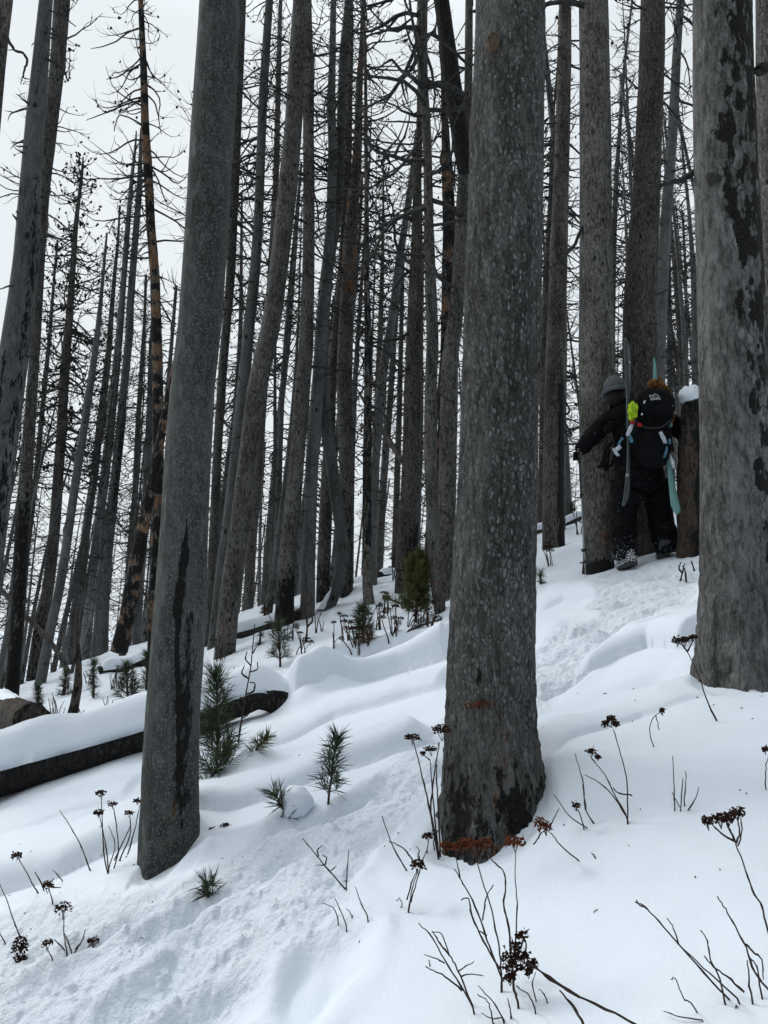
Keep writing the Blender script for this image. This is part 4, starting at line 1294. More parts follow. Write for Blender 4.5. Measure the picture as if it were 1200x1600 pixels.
# positions: jittered over the ground beyond the crest, thicker towards the eye's left and centre
def try_far(x, y, minsep):
    for (a, b, _) in FAR:
        if (a - x) ** 2 + (b - y) ** 2 < minsep ** 2:
            return
    FAR.append((x, y, far_rng.randint(len(PROTO))))
while len(FAR) < 225:
    y = far_rng.uniform(14.5, 48) if far_rng.rand() < .8 else far_rng.uniform(12.5, 17)
    u = far_rng.uniform(-.60, .52)
    pxx = 600 + 1200 * u
    if (715 < pxx < 830 or pxx > 1105 or 262 < pxx < 318) and far_rng.rand() < .88:
        continue
    if 385 < pxx < 700 and far_rng.rand() < .5:
        continue
    try_far(u * y, y, .8)
OPEN = []          # (the photo keeps one bright gap of sky in the upper left: no tall tree there)
GAPS = [
    (-200, 20, 'left of the charred-footed trunk'),
    (20, 62, 'between charred-footed and pale curving trunks'),
    (62, 110, 'between pale curving and cone-topped trees'),
    (110, 150, 'beside the cone-topped tree'),
    (150, 200, 'between the paired poles and burnt snag'),
    (200, 262, 'about the orange-mottled tree'),
    (262, 330, 'behind the smooth scarred trunk'),
    (330, 385, 'behind the stoutest slanting trunk'),
    (385, 440, 'right of the stoutest slanting trunk'),
    (440, 500, 'behind the black-knotted trunk'),
    (500, 560, 'behind the S-curved trunk'),
    (560, 620, 'between dark pole and rough-barked trunk'),
    (620, 690, 'behind the stout rough-barked trunk'),
    (690, 850, 'behind the thickest trunk'),
    (850, 905, 'beside the half-burnt trunk'),
    (905, 960, 'behind the trunk at the hat'),
    (960, 1035, 'behind the trunk at the skis'),
    (1035, 1100, 'above the snow-capped stump'),
    (1100, 1500, 'behind the big pale flaking trunk'),
]
_U = ['', 'first', 'second', 'third', 'fourth', 'fifth', 'sixth', 'seventh', 'eighth', 'ninth', 'tenth', 'eleventh', 'twelfth', 'thirteenth', 'fourteenth', 'fifteenth', 'sixteenth', 'seventeenth', 'eighteenth', 'nineteenth', 'twentieth']
def ordinal(n):
    if n <= 20:
        return _U[n]
    if n % 10 == 0:
        return {30: 'thirtieth', 40: 'fortieth', 50: 'fiftieth'}[n]
    return {2: 'twenty', 3: 'thirty', 4: 'forty', 5: 'fifty'}[n // 10] + '-' + _U[n % 10]
placed = []
for (x, y, k) in FAR:
    z = float(z_snow(x, y)) if y < 60 else 0
    leanx = -0.02 + 0.15 * max(-.5, -x / y) + far_rng.normal(0, .02)      # the stand leans a little downhill wind
    sc = far_rng.uniform(.85, 1.15)
    mz = (1.6 + 0.4 * y * .1)
    bx, by, bd = proj((x, y, z + 2.5))
    # height: keep the upper left sky open
    px_, py_, _ = proj((x + leanx * 10, y, z + 12 * sc))
    lim = np.interp(px_, [-100, 90, 150, 240, 300, 400, 520, 620, 680, 1200], [330, 420, 400, 330, 250, 60, -50, 150, -80, -200])
    lim += far_rng.uniform(-20, 160)
    if py_ < lim:
        # shorten so that the tip projects at about lim
        a, b, c = ray(px_, lim)
        ztop = CAMZ + c * (y / b)
        sc = max(.25, (ztop - z) / 12.0)
    placed.append((bx, x, y, z, k, leanx, sc))
for (g0, g1, txt) in GAPS:
    rows = sorted([p for p in placed if g0 <= p[0] < g1])
    for n_, (bx, x, y, z, k, leanx, sc) in enumerate(rows):
        root = bpy.data.objects.new('far_dead_tree', None)
        COL.objects.link(root)
        root.location = (x, y, z - .2)
        root.rotation_euler = (far_rng.normal(0, .02), math.atan(leanx + .03), far_rng.uniform(0, 6.28))
        # lean must act in world axes: put the spin first
        root.rotation_mode = 'QUATERNION'
        from mathutils import Euler
        spin = Matrix.Rotation(far_rng.uniform(0, 6.28), 4, 'Z')
        leanm = Matrix.Rotation(math.atan(leanx + .06), 4, 'Y') @ Matrix.Rotation(far_rng.normal(0, .03), 4, 'X')
        root.rotation_quaternion = (leanm @ spin).to_quaternion()
        th_ = far_rng.uniform(.8, 1.25)
        root.scale = (th_ * max(.6, min(1, sc)), th_ * max(.6, min(1, sc)), sc)
        root['label'] = ('%s far tree from the left, %s' % (ordinal(n_ + 1), txt))
        root['category'] = 'dead tree'
        root['group'] = 'thin dead trees far back in the burnt forest'
        for me, nm in zip(PROTO[k], ('trunk', 'crown')):
            o = bpy.data.objects.new(nm, me)
            COL.objects.link(o)
            o.parent = root

# the wood beyond those, too many to count: one mass of further trunks and twigs
wood = MB()
wr = np.random.RandomState(5)
for i in range(120):
    y = wr.uniform(48, 85)
    x = wr.uniform(-.66, .62) * y
    z = float(z_snow(x, y))
    H = wr.uniform(9, 14)
    if x < -.30 * y:
        H *= .75
    n = 7
    qq = np.linspace(0, 1, n)
    l_ = wr.normal(.06, .04)
    P = np.stack([x + l_ * H * qq + .1 * np.sin(qq * 5 + i), y + 0 * qq, z - .3 + H * qq], -1)
    R = wr.uniform(.07, .13) * (1 - .9 * qq)
    tube(wood, P, R, 5, False, 0)
    for _ in range(30):
        f = wr.uniform(.15, .98)
        c = np.array([np.interp(f, qq, P[:, k]) for k in range(3)])
        a = wr.uniform(0, 6.28)
        L_ = wr.uniform(.3, 1.3) * min(1, (1.05 - f) * 2)
        e = c + np.array([math.cos(a) * L_, math.sin(a) * L_, wr.uniform(-.2, .5) * L_])
        m_ = (c + e) / 2 + wr.normal(0, .08, 3)
        tube(wood, np.array([c, m_, e]), [.02, .014, .006], 3, False, 1)
        e2 = m_ + wr.normal(0, .3, 3)
        tube(wood, np.array([m_, e2]), [.012, .006], 3, False, 1)
wo_ = wood.build('far_wood', [M['far'], M['twig']])
wo_['kind'] = 'stuff'

# ---------------------------------------------------------------- broken stump with its cap of snow, beside the skier
def lump(parent, name, c, r, mat, seed=0, amp=.18, sc=2.0, n=26, m_=18, rot=0.0):
    V, Q, T = sphere_grid(n, m_)
    d = 1 + amp * fbm(V[:, 0] * sc + seed, V[:, 1] * sc, V[:, 2] * sc, 3)
    V = V * d[:, None] * np.array(r)
    ca, sa = math.cos(rot), math.sin(rot)
    V = np.stack([V[:, 0] * ca + V[:, 2] * sa, V[:, 1], -V[:, 0] * sa + V[:, 2] * ca], -1)
    mb = MB()
    mb.add(V + np.array(c), Q, T)
    return mb.build(name, mat, parent)

st = tree('ST', 'broken reddish-brown stump with a lump of snow on top, beside the skier', 'stump',
          [(1086, 612, 18), (1081, 636, 30), (1078, 700, 36), (1078, 800, 38), (1080, 862, 42)], Y=7.5, nr=120, sides=40, wob=.10, knob=.07, top=True, name='broken_stump', cat='stump',
          attr=lambda PY, S, H, FR, rng: (.78 * sstep(-.1, .3, S + .4 * vn(PY / 20.0, S * 3)) + .3 * sstep(720, 640, PY) + .25, .42 + .2 * vn(S * 5, PY / 30.0), .6 + 0 * S))
P_, R_, Yst = TREES['ST'][1:]
lump(st, 'snow_cap', pt(1076, 618, Yst), (.105, .13, .085), M['snow'], 3, .26, 1.9, rot=-.75)

# crumbs of snow on the curved foot and in the crotches
sc_root = TREES['B7'][0]
Yb = TREES['B7'][3]
mbs = MB()
tube(mbs, smooth_line([pt(a, b, Yb - .05) for a, b in ((521, 915), (516, 925), (510, 936), (505, 946), (500, 956), (494, 968))], 3), np.interp(np.arange(16), [0, 3, 6, 9, 12, 15], [.006, .022, .036, .048, .060, .05]) * (1 + .12 * np.sin(np.arange(16) * 1.7)), 14)
mbs.build('snow_cap', M['snow'], sc_root)

# the sawn knot on the thickest trunk
rootC, PC, RC, YC = TREES['C']
def disc(parent, name, mat, px, py, w, h, Yf, thick=.012, tilt=0.0, n=28, sd=1):
    th = np.linspace(0, 2 * math.pi, n, endpoint=False)
    rr = 1 + .06 * np.sin(3 * th + sd) + .04 * np.sin(5 * th)
    s = pxsize(Yf, py)
    c = pt(px, py, Yf)
    ring = lambda k, dy: np.stack([c[0] + np.cos(th) * rr * w * s / 2 * k, np.full(n, c[1] + dy), c[2] + np.sin(th) * rr * h * s / 2 * k], -1)
    rings = [ring(1.15, .02), ring(1.1, -thick * .6), ring(.95, -thick), ring(.88, -thick * .75), ring(.5, -thick * .72)]
    V = np.concatenate(rings + [ring(0, -thick * .72)[:1]])
    Q, T = [], []
    for r in range(4):
        for j in range(n):
            Q.append((r * n + j, r * n + (j + 1) % n, (r + 1) * n + (j + 1) % n, (r + 1) * n + j))
    for j in range(n):
        T.append((4 * n + j, 4 * n + (j + 1) % n, 5 * n))
    mb = MB()
    mb.add(V, Q, T)
    return mb.build(name, mat, parent)
M['sawn'] = simple('healed_knot', (0.115, 0.085, 0.060), (0.060, 0.045, 0.034), .9, 60, .1, .004)
rc = 112 * pxsize(YC, 65) / 2
disc(rootC, 'knot', M['sawn'], 771, 66, 18, 27, YC - rc * .93, .014)

# ---------------------------------------------------------------- dry stems and seed heads poking through the snow
def head_geo(mb, c, w, h, rng, n=None, mi=0):
    """flat-topped cluster of dead florets: w, h in metres; on short rays from a common point"""
    n = n or int(26 + w * 700)
    for _ in range(n):
        a = rng.uniform(0, 2 * math.pi)
        r = math.sqrt(rng.uniform(0, 1))
        p = c + np.array([math.cos(a) * r * w / 2, math.sin(a) * r * w / 2 * .8, h * (.35 * (1 - r * r) + rng.uniform(-.35, .35))])
        s = rng.uniform(.0022, .0048) * (1.1 if w > .05 else .9)
        V = ICO_V * np.array([s, s, s * .8]) * (1 + rng.normal(0, .28, (12, 1)))
        mb.add(V + p, None, ICO_F, mi)
    # dry bracts sticking out
    for _ in range(n // 2):
        a = rng.uniform(0, 2 * math.pi)
        r = rng.uniform(.3, 1.05)
        p = c + np.array([math.cos(a) * r * w / 2, math.sin(a) * r * w / 2 * .8, h * rng.uniform(-.2, .5)])
        d = rng.normal(0, 1, 3) * .006
        e = rng.normal(0, 1, 3) * .0028
        mb.add([p, p + d + e, p + d - e], None, [(0, 1, 2)], mi)

_pn = [0]
def plant(label, cat, name, stems, heads=(), base=None, w=2.4, mat='stem', hmat='flower', yb=None, group=None, taper=.5, nodes=True):
    """stems: pixel polylines from the snow up; heads: (x, y, width px[, height px])"""
    _pn[0] += 1
    rng = np.random.RandomState(100 + _pn[0])
    b = base or stems[0][0]
    g = G(b[0], b[1], z_snow)
    Y0 = yb or g[1]
    root = thing(name, label, cat, (pt(b[0], b[1], Y0)) if yb else g, group)
    lastY = {}
    for i, ln in enumerate(stems):
        pix = smooth_line(ln, 4)
        n = len(pix)
        yy = Y0 + rng.uniform(-.03, .03) + (np.linspace(0, 1, n) ** 1.3) * rng.uniform(-.10, .10)
        if abs(ln[0][0] - b[0]) + abs(ln[0][1] - b[1]) > 12:      # starts on another stem
            yy = np.full(n, Y0) + np.linspace(0, 1, n) * rng.uniform(-.05, .05)
        P = np.array([pt(a[0], a[1], q) for a, q in zip(pix, yy)])
        P += rng.normal(0, .0008, P.shape)
        if abs(ln[0][1] - b[1]) < 14:
            P = np.vstack([P[0] + (P[0] - P[1]) * 1.2 - np.array([0, 0, .03]), P])
            n += 1
        s = pxsize(Y0, ln[0][1])
        ww = w * (1.0 if i < 4 else .8)
        R = np.linspace(ww, ww * taper, n) * s / 2
        if nodes:
            R = R * (1 + .35 * (rng.rand(n) > .8))
        mb = MB()
        tube(mb, P, R, 6)
        mb.build('stem', M[mat], root)
    for hd in heads:
        x, y, ww = hd[:3]
        hh = hd[3] if len(hd) > 3 else ww * .45
        s = pxsize(Y0, y)
        # the head sits on the nearest stem tip: rays fan from just below it
        c = pt(x, y, Y0)
        mb = MB()
        for _ in range(5):
            a = rng.uniform(-1, 1)
            e = c + np.array([a * ww * s * .4, rng.uniform(-.3, .3) * ww * s, 0])
            tube(mb, smooth_line([c - np.array([0, 0, max(hh, ww * .5) * s * 1.0]), (c + e) / 2 - np.array([0, 0, hh * s * .35]), e], 2), .0009, 3)
        head_geo(mb, c, ww * s, hh * s, rng)
        mb.build('flower_head', M[hmat], root)
    return root

FL, BT = 'dried flower', 'twig'
plant('tall clump of dried flower stems left of the smooth scarred trunk', FL, 'dried_flower',
      [[(168, 1364), (162, 1330), (160, 1290), (158, 1245)], [(170, 1362), (164, 1315), (155, 1274)], [(176, 1362), (185, 1330), (183, 1300), (178, 1262)], [(186, 1345), (203, 1305), (203, 1277)],
       [(200, 1335), (212, 1290), (218, 1258)], [(172, 1350), (180, 1320), (170, 1290)], [(178, 1345), (195, 1310), (204, 1290)]],
      [(158, 1240, 17), (154, 1270, 16), (176, 1257, 14), (202, 1271, 14), (215, 1252, 12)], base=(172, 1362))
plant('single bare stick leaning left, tall and pale, beside the tall flower clump', BT, 'bare_twig', [[(141, 1361), (130, 1330), (115, 1300), (93, 1266)]], w=2.2)
plant('lone dried flower on a stem bent over to the left near the edge', FL, 'dried_flower', [[(59, 1395), (50, 1380), (40, 1360), (28, 1340)], [(68, 1390), (62, 1375), (54, 1362)]], [(26, 1337, 17)])
plant('small spiky dried flower on a short stem, twigs around it', FL, 'dried_flower', [[(82, 1408), (77, 1390)], [(76, 1383), (84, 1372)], [(80, 1386), (95, 1387)]], [(75, 1384, 18, 12)])
plant('tiny slanting twig tip beside the buried log drift', BT, 'bare_twig', [[(97, 1375), (82, 1359)]], w=2.0)
plant('bare stick at the very edge, leaning left over smooth snow', BT, 'bare_twig', [[(30, 1461), (22, 1440), (12, 1410), (-2, 1378)]], w=2.4)
plant('stub of a stick cut by the edge, below the leaning bare stick', BT, 'bare_twig', [[(8, 1472), (-4, 1452)]], w=2.4)
plant('dried flower on a straight stem among forked bare twigs in the near snow', FL, 'dried_flower',
      [[(105, 1490), (100, 1460), (99, 1425)], [(105, 1490), (92, 1475), (85, 1468)], [(113, 1491), (105, 1468), (100, 1458)], [(115, 1491), (128, 1470), (134, 1452)], [(110, 1492), (122, 1478), (132, 1465)]], [(99, 1420, 26, 16)])
plant('dense dark seed head stacked upright close to the snow at the edge', FL, 'dried_flower', [[(38, 1500), (32, 1480)]], [(32, 1472, 22, 12), (30, 1484, 26, 14), (33, 1499, 22, 8)])
plant('small nodding dried flower between the stacked seed head and the forked twigs', FL, 'dried_flower', [[(82, 1500), (74, 1480)]], [(74, 1475, 19, 12)])
plant('dried flower lying flat on the trampled snow', FL, 'dried_flower', [[(133, 1484), (148, 1472)]], [(145, 1472, 18, 9)])
plant('dark dried flower lying on the snow right of the scarred trunk\'s foot', FL, 'dried_flower', [[(328, 1294), (342, 1291)]], [(351, 1291, 14, 8)])
plant('forked bare twig shaped like a V in the trampled path', BT, 'bare_twig',
      [[(541, 1391), (505, 1350), (490, 1330), (473, 1310)], [(541, 1391), (542, 1365), (545, 1328)], [(497, 1337), (496, 1328), (504, 1321)], [(508, 1352), (510, 1340), (504, 1336)], [(505, 1352), (495, 1352)], [(518, 1360), (526, 1353)]], w=2.4)
plant('short single twig leaning left, just right of the three-stemmed sprig', BT, 'bare_twig', [[(574, 1431), (563, 1408), (555, 1385)]], w=2.2)
plant('low three-stemmed sprig of bare twigs in the trampled path', BT, 'bare_twig', [[(540, 1444), (533, 1425), (523, 1403)], [(528, 1433), (520, 1418), (503, 1411)], [(553, 1443), (548, 1428), (541, 1419)]], w=2.0, base=(540, 1444))
plant('tall flower clump against the left side of the thickest trunk\'s foot', FL, 'dried_flower',
      [[(686, 1337), (675, 1280), (665, 1235), (655, 1195), (647, 1160)], [(684, 1337), (673, 1270), (676, 1230), (680, 1200), (687, 1160)], [(685, 1335), (678, 1260), (672, 1190)], [(688, 1335), (684, 1250), (682, 1195)], [(672, 1188), (662, 1180)],
       [(666, 1343), (668, 1325), (670, 1310)], [(680, 1338), (678, 1310), (690, 1290)]],
      [(645, 1153, 23), (690, 1142, 31), (674, 1172, 19), (661, 1177, 9), (669, 1307, 19)], base=(686, 1337), w=3.0)
plant('dried flower with several dark stems below a long bare stick, left of the thickest trunk', FL, 'dried_flower',
      [[(638, 1425), (645, 1385), (653, 1358)], [(636, 1407), (643, 1380), (652, 1358)], [(642, 1410), (650, 1380), (656, 1360)], [(650, 1352), (635, 1330), (620, 1320), (607, 1314)], [(653, 1340), (655, 1328), (650, 1322)], [(660, 1345), (668, 1325)]], [(654, 1353, 25, 15)], base=(638, 1425), w=2.4)
plant('long bare stick leaning left beside the dried flower by the thickest trunk', BT, 'bare_twig', [[(639, 1366), (615, 1325), (597, 1275)]], w=2.6)
plant('tiny bare twig poking up left of the dark-stemmed flower', BT, 'bare_twig', [[(624, 1424), (628, 1412), (623, 1402)]], w=2.2)
plant('rust-red flat flower head on a long stem in front of the thickest trunk', FL, 'dried_flower', [[(724, 1335), (728, 1290), (733, 1230), (739, 1165), (746, 1115)]], [(750, 1103, 48, 14)], yb=G(724, 1335, z_snow)[1], hmat='rust', w=2.4)
plant('tall many-stemmed plant in the near snow with rusty heads against the trunk\'s foot', FL, 'dried_flower',
      [[(784, 1540), (782, 1500), (777, 1465), (765, 1410), (750, 1365), (742, 1332)], [(784, 1530), (765, 1480), (750, 1435), (735, 1400), (720, 1375), (711, 1358)], [(782, 1515), (755, 1470), (738, 1430), (732, 1405), (721, 1405)],
       [(800, 1510), (795, 1450), (787, 1415), (790, 1385), (787, 1362), (770, 1345), (757, 1323)], [(804, 1500), (808, 1420), (806, 1390), (805, 1330)], [(754, 1438), (758, 1410), (763, 1395), (772, 1382)], [(760, 1462), (745, 1450), (733, 1420)], [(718, 1372), (712, 1335)],
       [(740, 1335), (725, 1325), (712, 1330)]],
      [(738, 1320, 30, 12), (805, 1316, 32, 13), (757, 1318, 26, 12), (712, 1325, 26, 11), (697, 1322, 20, 10), (728, 1317, 26, 10)], base=(784, 1540), w=3.0, hmat='rust')
plant('crowded dark seed clusters on a thick short stem in the near snow', FL, 'dried_flower',
      [[(809, 1565), (803, 1540), (800, 1510), (806, 1470)], [(815, 1500), (822, 1480), (818, 1462)], [(800, 1520), (820, 1510), (832, 1500)]],
      [(815, 1464, 20, 14), (806, 1480, 20, 14), (797, 1497, 26, 16), (816, 1497, 24, 15), (800, 1512, 30, 16), (797, 1528, 22, 12), (831, 1507, 18, 14), (826, 1519, 12, 10)], base=(809, 1565), w=3.6)
plant('long thick branch lying slantwise over the snow under the dark seed clusters', 'branch', 'fallen_branch',
      [[(1040, 1625), (1000, 1606), (960, 1582), (900, 1555), (860, 1532), (835, 1510)], [(905, 1557), (870, 1535), (825, 1505)], [(912, 1602), (895, 1572), (875, 1548)]], w=4.6)
plant('four-stemmed bare bush left of the dark seed clusters', BT, 'bare_twig',
      [[(740, 1575), (720, 1540), (695, 1500), (675, 1465), (654, 1443)], [(738, 1570), (715, 1515), (702, 1492), (690, 1460), (675, 1456)], [(702, 1492), (688, 1475), (676, 1455)], [(722, 1548), (695, 1525), (680, 1518), (666, 1511)], [(695, 1505), (680, 1497), (663, 1491)],
       [(716, 1518), (728, 1510), (741, 1502)], [(719, 1526), (735, 1522), (755, 1524)], [(738, 1568), (725, 1567), (712, 1572), (704, 1588)], [(672, 1510), (670, 1500)]], w=3.0)
plant('low tangled bare twigs at the bottom of the snow, beneath the four-stemmed bush', BT, 'bare_twig', [[(789, 1596), (770, 1565), (747, 1540)], [(771, 1602), (767, 1580), (762, 1565), (745, 1553)], [(799, 1588), (797, 1575), (793, 1560)], [(785, 1590), (768, 1592), (752, 1583)]], w=2.6)
plant('curly low twigs in the snow right of the dark seed clusters', BT, 'bare_twig', [[(836, 1574), (826, 1555), (812, 1545), (808, 1540)], [(836, 1574), (860, 1565), (882, 1555)], [(840, 1570), (832, 1540), (836, 1520)], [(856, 1570), (850, 1553), (842, 1545)], [(841, 1567), (842, 1535)]], w=2.4)
plant('rusty flower bent down against the right side of the thickest trunk\'s foot', FL, 'dried_flower', [[(905, 1345), (880, 1325), (864, 1306), (857, 1298)], [(834, 1320), (843, 1305), (852, 1297)], [(858, 1297), (865, 1280), (874, 1263)]], [(853, 1292, 22, 14), (843, 1286, 20, 14)], base=(905, 1345), hmat='rust', w=2.4)
plant('tall dried flower on a straight leaning stem in front of the big pale trunk', FL, 'dried_flower', [[(1121, 1130), (1103, 1090), (1090, 1050), (1072, 1015)], [(1074, 1018), (1066, 1008), (1060, 1004)], [(1074, 1018), (1080, 1008), (1083, 998)]], [(1058, 1002, 18, 9), (1070, 1000, 20, 9), (1083, 996, 14, 7)], w=2.6)
plant('thin stem curving over into a drooping tip on open snow', FL, 'dried_flower', [[(1022, 1168), (1015, 1145), (1020, 1122), (1033, 1112)], [(1025, 1118), (1030, 1140)]], [(1034, 1111, 7, 7)], w=1.8)
plant('dried flower clump with one tall stem and one leaning stem on the smooth drift', FL, 'dried_flower',
      [[(981, 1280), (980, 1225), (970, 1180), (958, 1138)], [(983, 1282), (960, 1240), (945, 1210), (928, 1190)], [(978, 1275), (955, 1240), (935, 1222), (914, 1211)], [(988, 1243), (965, 1238), (958, 1230)], [(956, 1136), (946, 1132)], [(930, 1192), (922, 1180)]],
      [(955, 1124, 17, 9), (945, 1131, 10, 7), (962, 1132, 10, 6), (924, 1175, 14, 8), (934, 1183, 8, 6)], w=2.4)
plant('slender forked twigs with one small seed head beside the two-stemmed flower clump', FL, 'dried_flower', [[(930, 1290), (915, 1265), (912, 1230), (905, 1200), (898, 1177)], [(916, 1265), (910, 1225)], [(918, 1294), (890, 1275), (865, 1241)], [(912, 1290), (905, 1270), (900, 1262)]], [(900, 1260, 11, 8)], w=2.2)
plant('bare sprig of five upright sticks on the smooth drift', BT, 'bare_twig', [[(1054, 1272), (1053, 1220), (1051, 1180)], [(1063, 1270), (1067, 1215)], [(1069, 1268), (1071, 1230), (1072, 1205)], [(1075, 1267), (1088, 1245), (1092, 1230)], [(1062, 1262), (1050, 1238)]], w=2.2, base=(1063, 1270))
plant('stem cut by the edge of the view beneath the big pale trunk', FL, 'dried_flower', [[(1196, 1232), (1197, 1200), (1201, 1182)]], [(1196, 1172, 10, 7)], w=2.2)
plant('largest near dried flower, three dark heads on a long bent stem', FL, 'dried_flower',
      [[(1222, 1500), (1200, 1455), (1190, 1415), (1179, 1398), (1165, 1360), (1150, 1320), (1147, 1310)], [(1149, 1316), (1125, 1300), (1113, 1290)], [(1147, 1312), (1138, 1292), (1134, 1284)], [(1150, 1318), (1155, 1300), (1152, 1276)], [(1153, 1322), (1159, 1300), (1158, 1276)]],
      [(1107, 1284, 20, 14), (1126, 1281, 18, 14), (1138, 1278, 20, 14), (1152, 1271, 24, 13)], w=3.6)
plant('bundle of long bare sticks leaning left in the near corner', BT, 'bare_twig',
      [[(1145, 1568), (1100, 1520), (1060, 1475), (1030, 1440), (1005, 1415), (992, 1410)], [(1152, 1560), (1110, 1522), (1068, 1483)], [(1163, 1550), (1135, 1525), (1115, 1510), (1100, 1493)], [(1134, 1575), (1125, 1530), (1110, 1500), (1105, 1470), (1096, 1454)],
       [(1060, 1475), (1052, 1450), (1043, 1435)], [(1010, 1420), (998, 1412), (994, 1406)], [(1175, 1580), (1148, 1566), (1125, 1581)], [(1150, 1570), (1165, 1590), (1180, 1600)]], w=3.2, base=(1150, 1565))
plant('tall bare branching shoot rising at the near corner edge', BT, 'bare_twig',
      [[(1205, 1550), (1180, 1520), (1165, 1480), (1145, 1440), (1130, 1415), (1120, 1400)], [(1165, 1475), (1180, 1490), (1191, 1500), (1192, 1530)], [(1178, 1575), (1170, 1530), (1168, 1500)], [(1192, 1577), (1187, 1540), (1182, 1510), (1172, 1497)]], w=3.4, base=(1200, 1560))
plant('low bent twig with a kink near the bottom of the smooth snow', BT, 'bare_twig', [[(1096, 1594), (1080, 1568), (1068, 1560), (1056, 1530), (1048, 1530)], [(1096, 1594), (1060, 1588), (1037, 1580)]], w=2.6)
plant('tiny upright twig alone on the smooth snow', BT, 'bare_twig', [[(980, 1333), (983, 1320), (986, 1317)]], w=2.2)
plant('tiny curled twig beside the tiny upright one', BT, 'bare_twig', [[(931, 1341), (926, 1334), (920, 1332)]], w=2.2)

# mid-distance dead stems behind the logs
plant('curled reddish dead stem standing in front of the snow loaf on the black log', FL, 'dried_plant',
      [[(372, 1162), (378, 1120), (385, 1080), (392, 1040), (398, 975)], [(380, 1110), (372, 1100), (376, 1090), (384, 1095)], [(384, 1085), (396, 1080), (398, 1068), (390, 1066)], [(388, 1060), (378, 1052), (382, 1040)], [(390, 1050), (402, 1046), (402, 1034)], [(379, 1122), (392, 1112), (394, 1100)],
       [(392, 1040), (384, 1030), (386, 1018)], [(395, 1020), (401, 1010)]], w=3.0, mat='stem')
plant('twisted brown dead stem below the black-knotted trunk', FL, 'dried_plant', [[(478, 1005), (480, 975), (476, 950), (480, 925), (478, 900)], [(479, 980), (488, 970), (486, 955)], [(478, 960), (469, 952), (472, 940)], [(478, 945), (487, 938), (484, 925)]], w=3.2)
plant('curled dead leaves on a stem in the snow below the skier', FL, 'dried_plant', [[(1062, 912), (1066, 895), (1070, 880)], [(1066, 895), (1061, 888), (1064, 878)], [(1072, 905), (1070, 890), (1066, 884)], [(1085, 892), (1080, 876)]], w=3.0)
_r = np.random.RandomState(77)
spots = [(205, 'grass', (150, 1150)), ]
mid_spots = [(20, 1172), (60, 1125), (85, 1120), (150, 1135), (165, 1128), (190, 1118), (98, 1148), (132, 1140), (210, 1108), (345, 1030), (500, 985), (540, 1000), (590, 985), (615, 990), (600, 960), (625, 935), (660, 975), (515, 1010), (455, 1000), (410, 985),
             (560, 1015), (640, 980), (575, 975), (340, 995), (620, 905), (650, 955), (860, 885), (905, 835), (690, 950), (470, 1020), (100, 1085), (140, 1070), (180, 1075), (300, 1010), (432, 990)]
near_words = ['at the edge', 'by the rotten log', 'below the small green pines', 'on the snow loaf', 'behind the black log', 'by the twisted snag', 'left of it']
for i, (x, y) in enumerate(mid_spots):
    st_, hd_ = [], []
    for k in range(_r.randint(3, 8)):
        dx, hgt = _r.uniform(-12, 12), _r.uniform(14, 42)
        x0 = x + _r.uniform(-7, 7)
        st_.append([(x0, y), (x0 + dx * .3, y - hgt * .5), (x0 + dx, y - hgt)])
        if _r.rand() < .55 and x > 330:
            hd_.append((x0 + dx, y - hgt - 2, _r.uniform(8, 15), _r.uniform(3, 6)))
    grp = 0 if x < 240 else (1 if x < 480 else (2 if x < 700 else 3))
    gof = lambda q_: 0 if q_[0] < 240 else (1 if q_[0] < 480 else (2 if q_[0] < 700 else 3))
    nn = 1 + sum(1 for j, q_ in enumerate(mid_spots) if gof(q_) == grp and (q_[0], j) < (x, i))
    where = ['among the small pines beyond the black log', 'about the feet of the slanting trunks', 'around the bright column-shaped sapling', 'on the rise before the skier\'s pole'][grp]
    plant('%s tuft of dry stems from the left, %s' % (ordinal(nn), where), 'dry weed', 'dry_weed', st_, hd_, w=1.8, group='dry weeds ' + where)

plant('dark leafy shrub top lying on the drift beside the bright column-shaped sapling', 'dried shrub', 'dried_plant', [[(640, 985), (665, 975), (690, 968)], [(668, 974), (668, 960), (664, 950)], [(676, 972), (682, 962)]],
      [(660, 972, 26, 12), (672, 960, 22, 16), (684, 967, 18, 8), (650, 980, 16, 7)], w=4.5)
plant('drooping dark seed heads beside the half-browned young pine', FL, 'dried_flower', [[(612, 995), (608, 970), (604, 955)], [(618, 995), (619, 975), (614, 960)], [(606, 996), (600, 980), (597, 968)]], [(606, 953, 18, 7), (616, 967, 16, 7), (597, 965, 14, 6), (622, 975, 12, 9)], w=2.2)
plant('short dark-headed stems on the slope left of the half-browned young pine', FL, 'dried_flower', [[(552, 1012), (545, 995), (540, 985)], [(556, 1010), (550, 985)], [(546, 1014), (535, 1000)]], [(540, 982, 14, 7), (551, 982, 10, 6), (534, 998, 10, 7)], w=2.2)

# the little crooked snag left of the scarred trunk
free_log('crooked_snag', 'small crooked brown snag rooted between the snow loaf and the small green pines', 'dead snag', 'stump',
         [(121, 955, 4), (121, 1000, 6), (123, 1035, 9), (122, 1070, 13), (116, 1105, 14), (112, 1125, 18), (104, 1150, 22)], 6.9, 6.75, 18,
         attrf=lambda PY, S, H, FR, rng: (.35 + .35 * vn(S * 2, PY / 12.0), .2 + .3 * vn(S * 3, PY / 20.0), .5 + 0 * S), knob=.12)

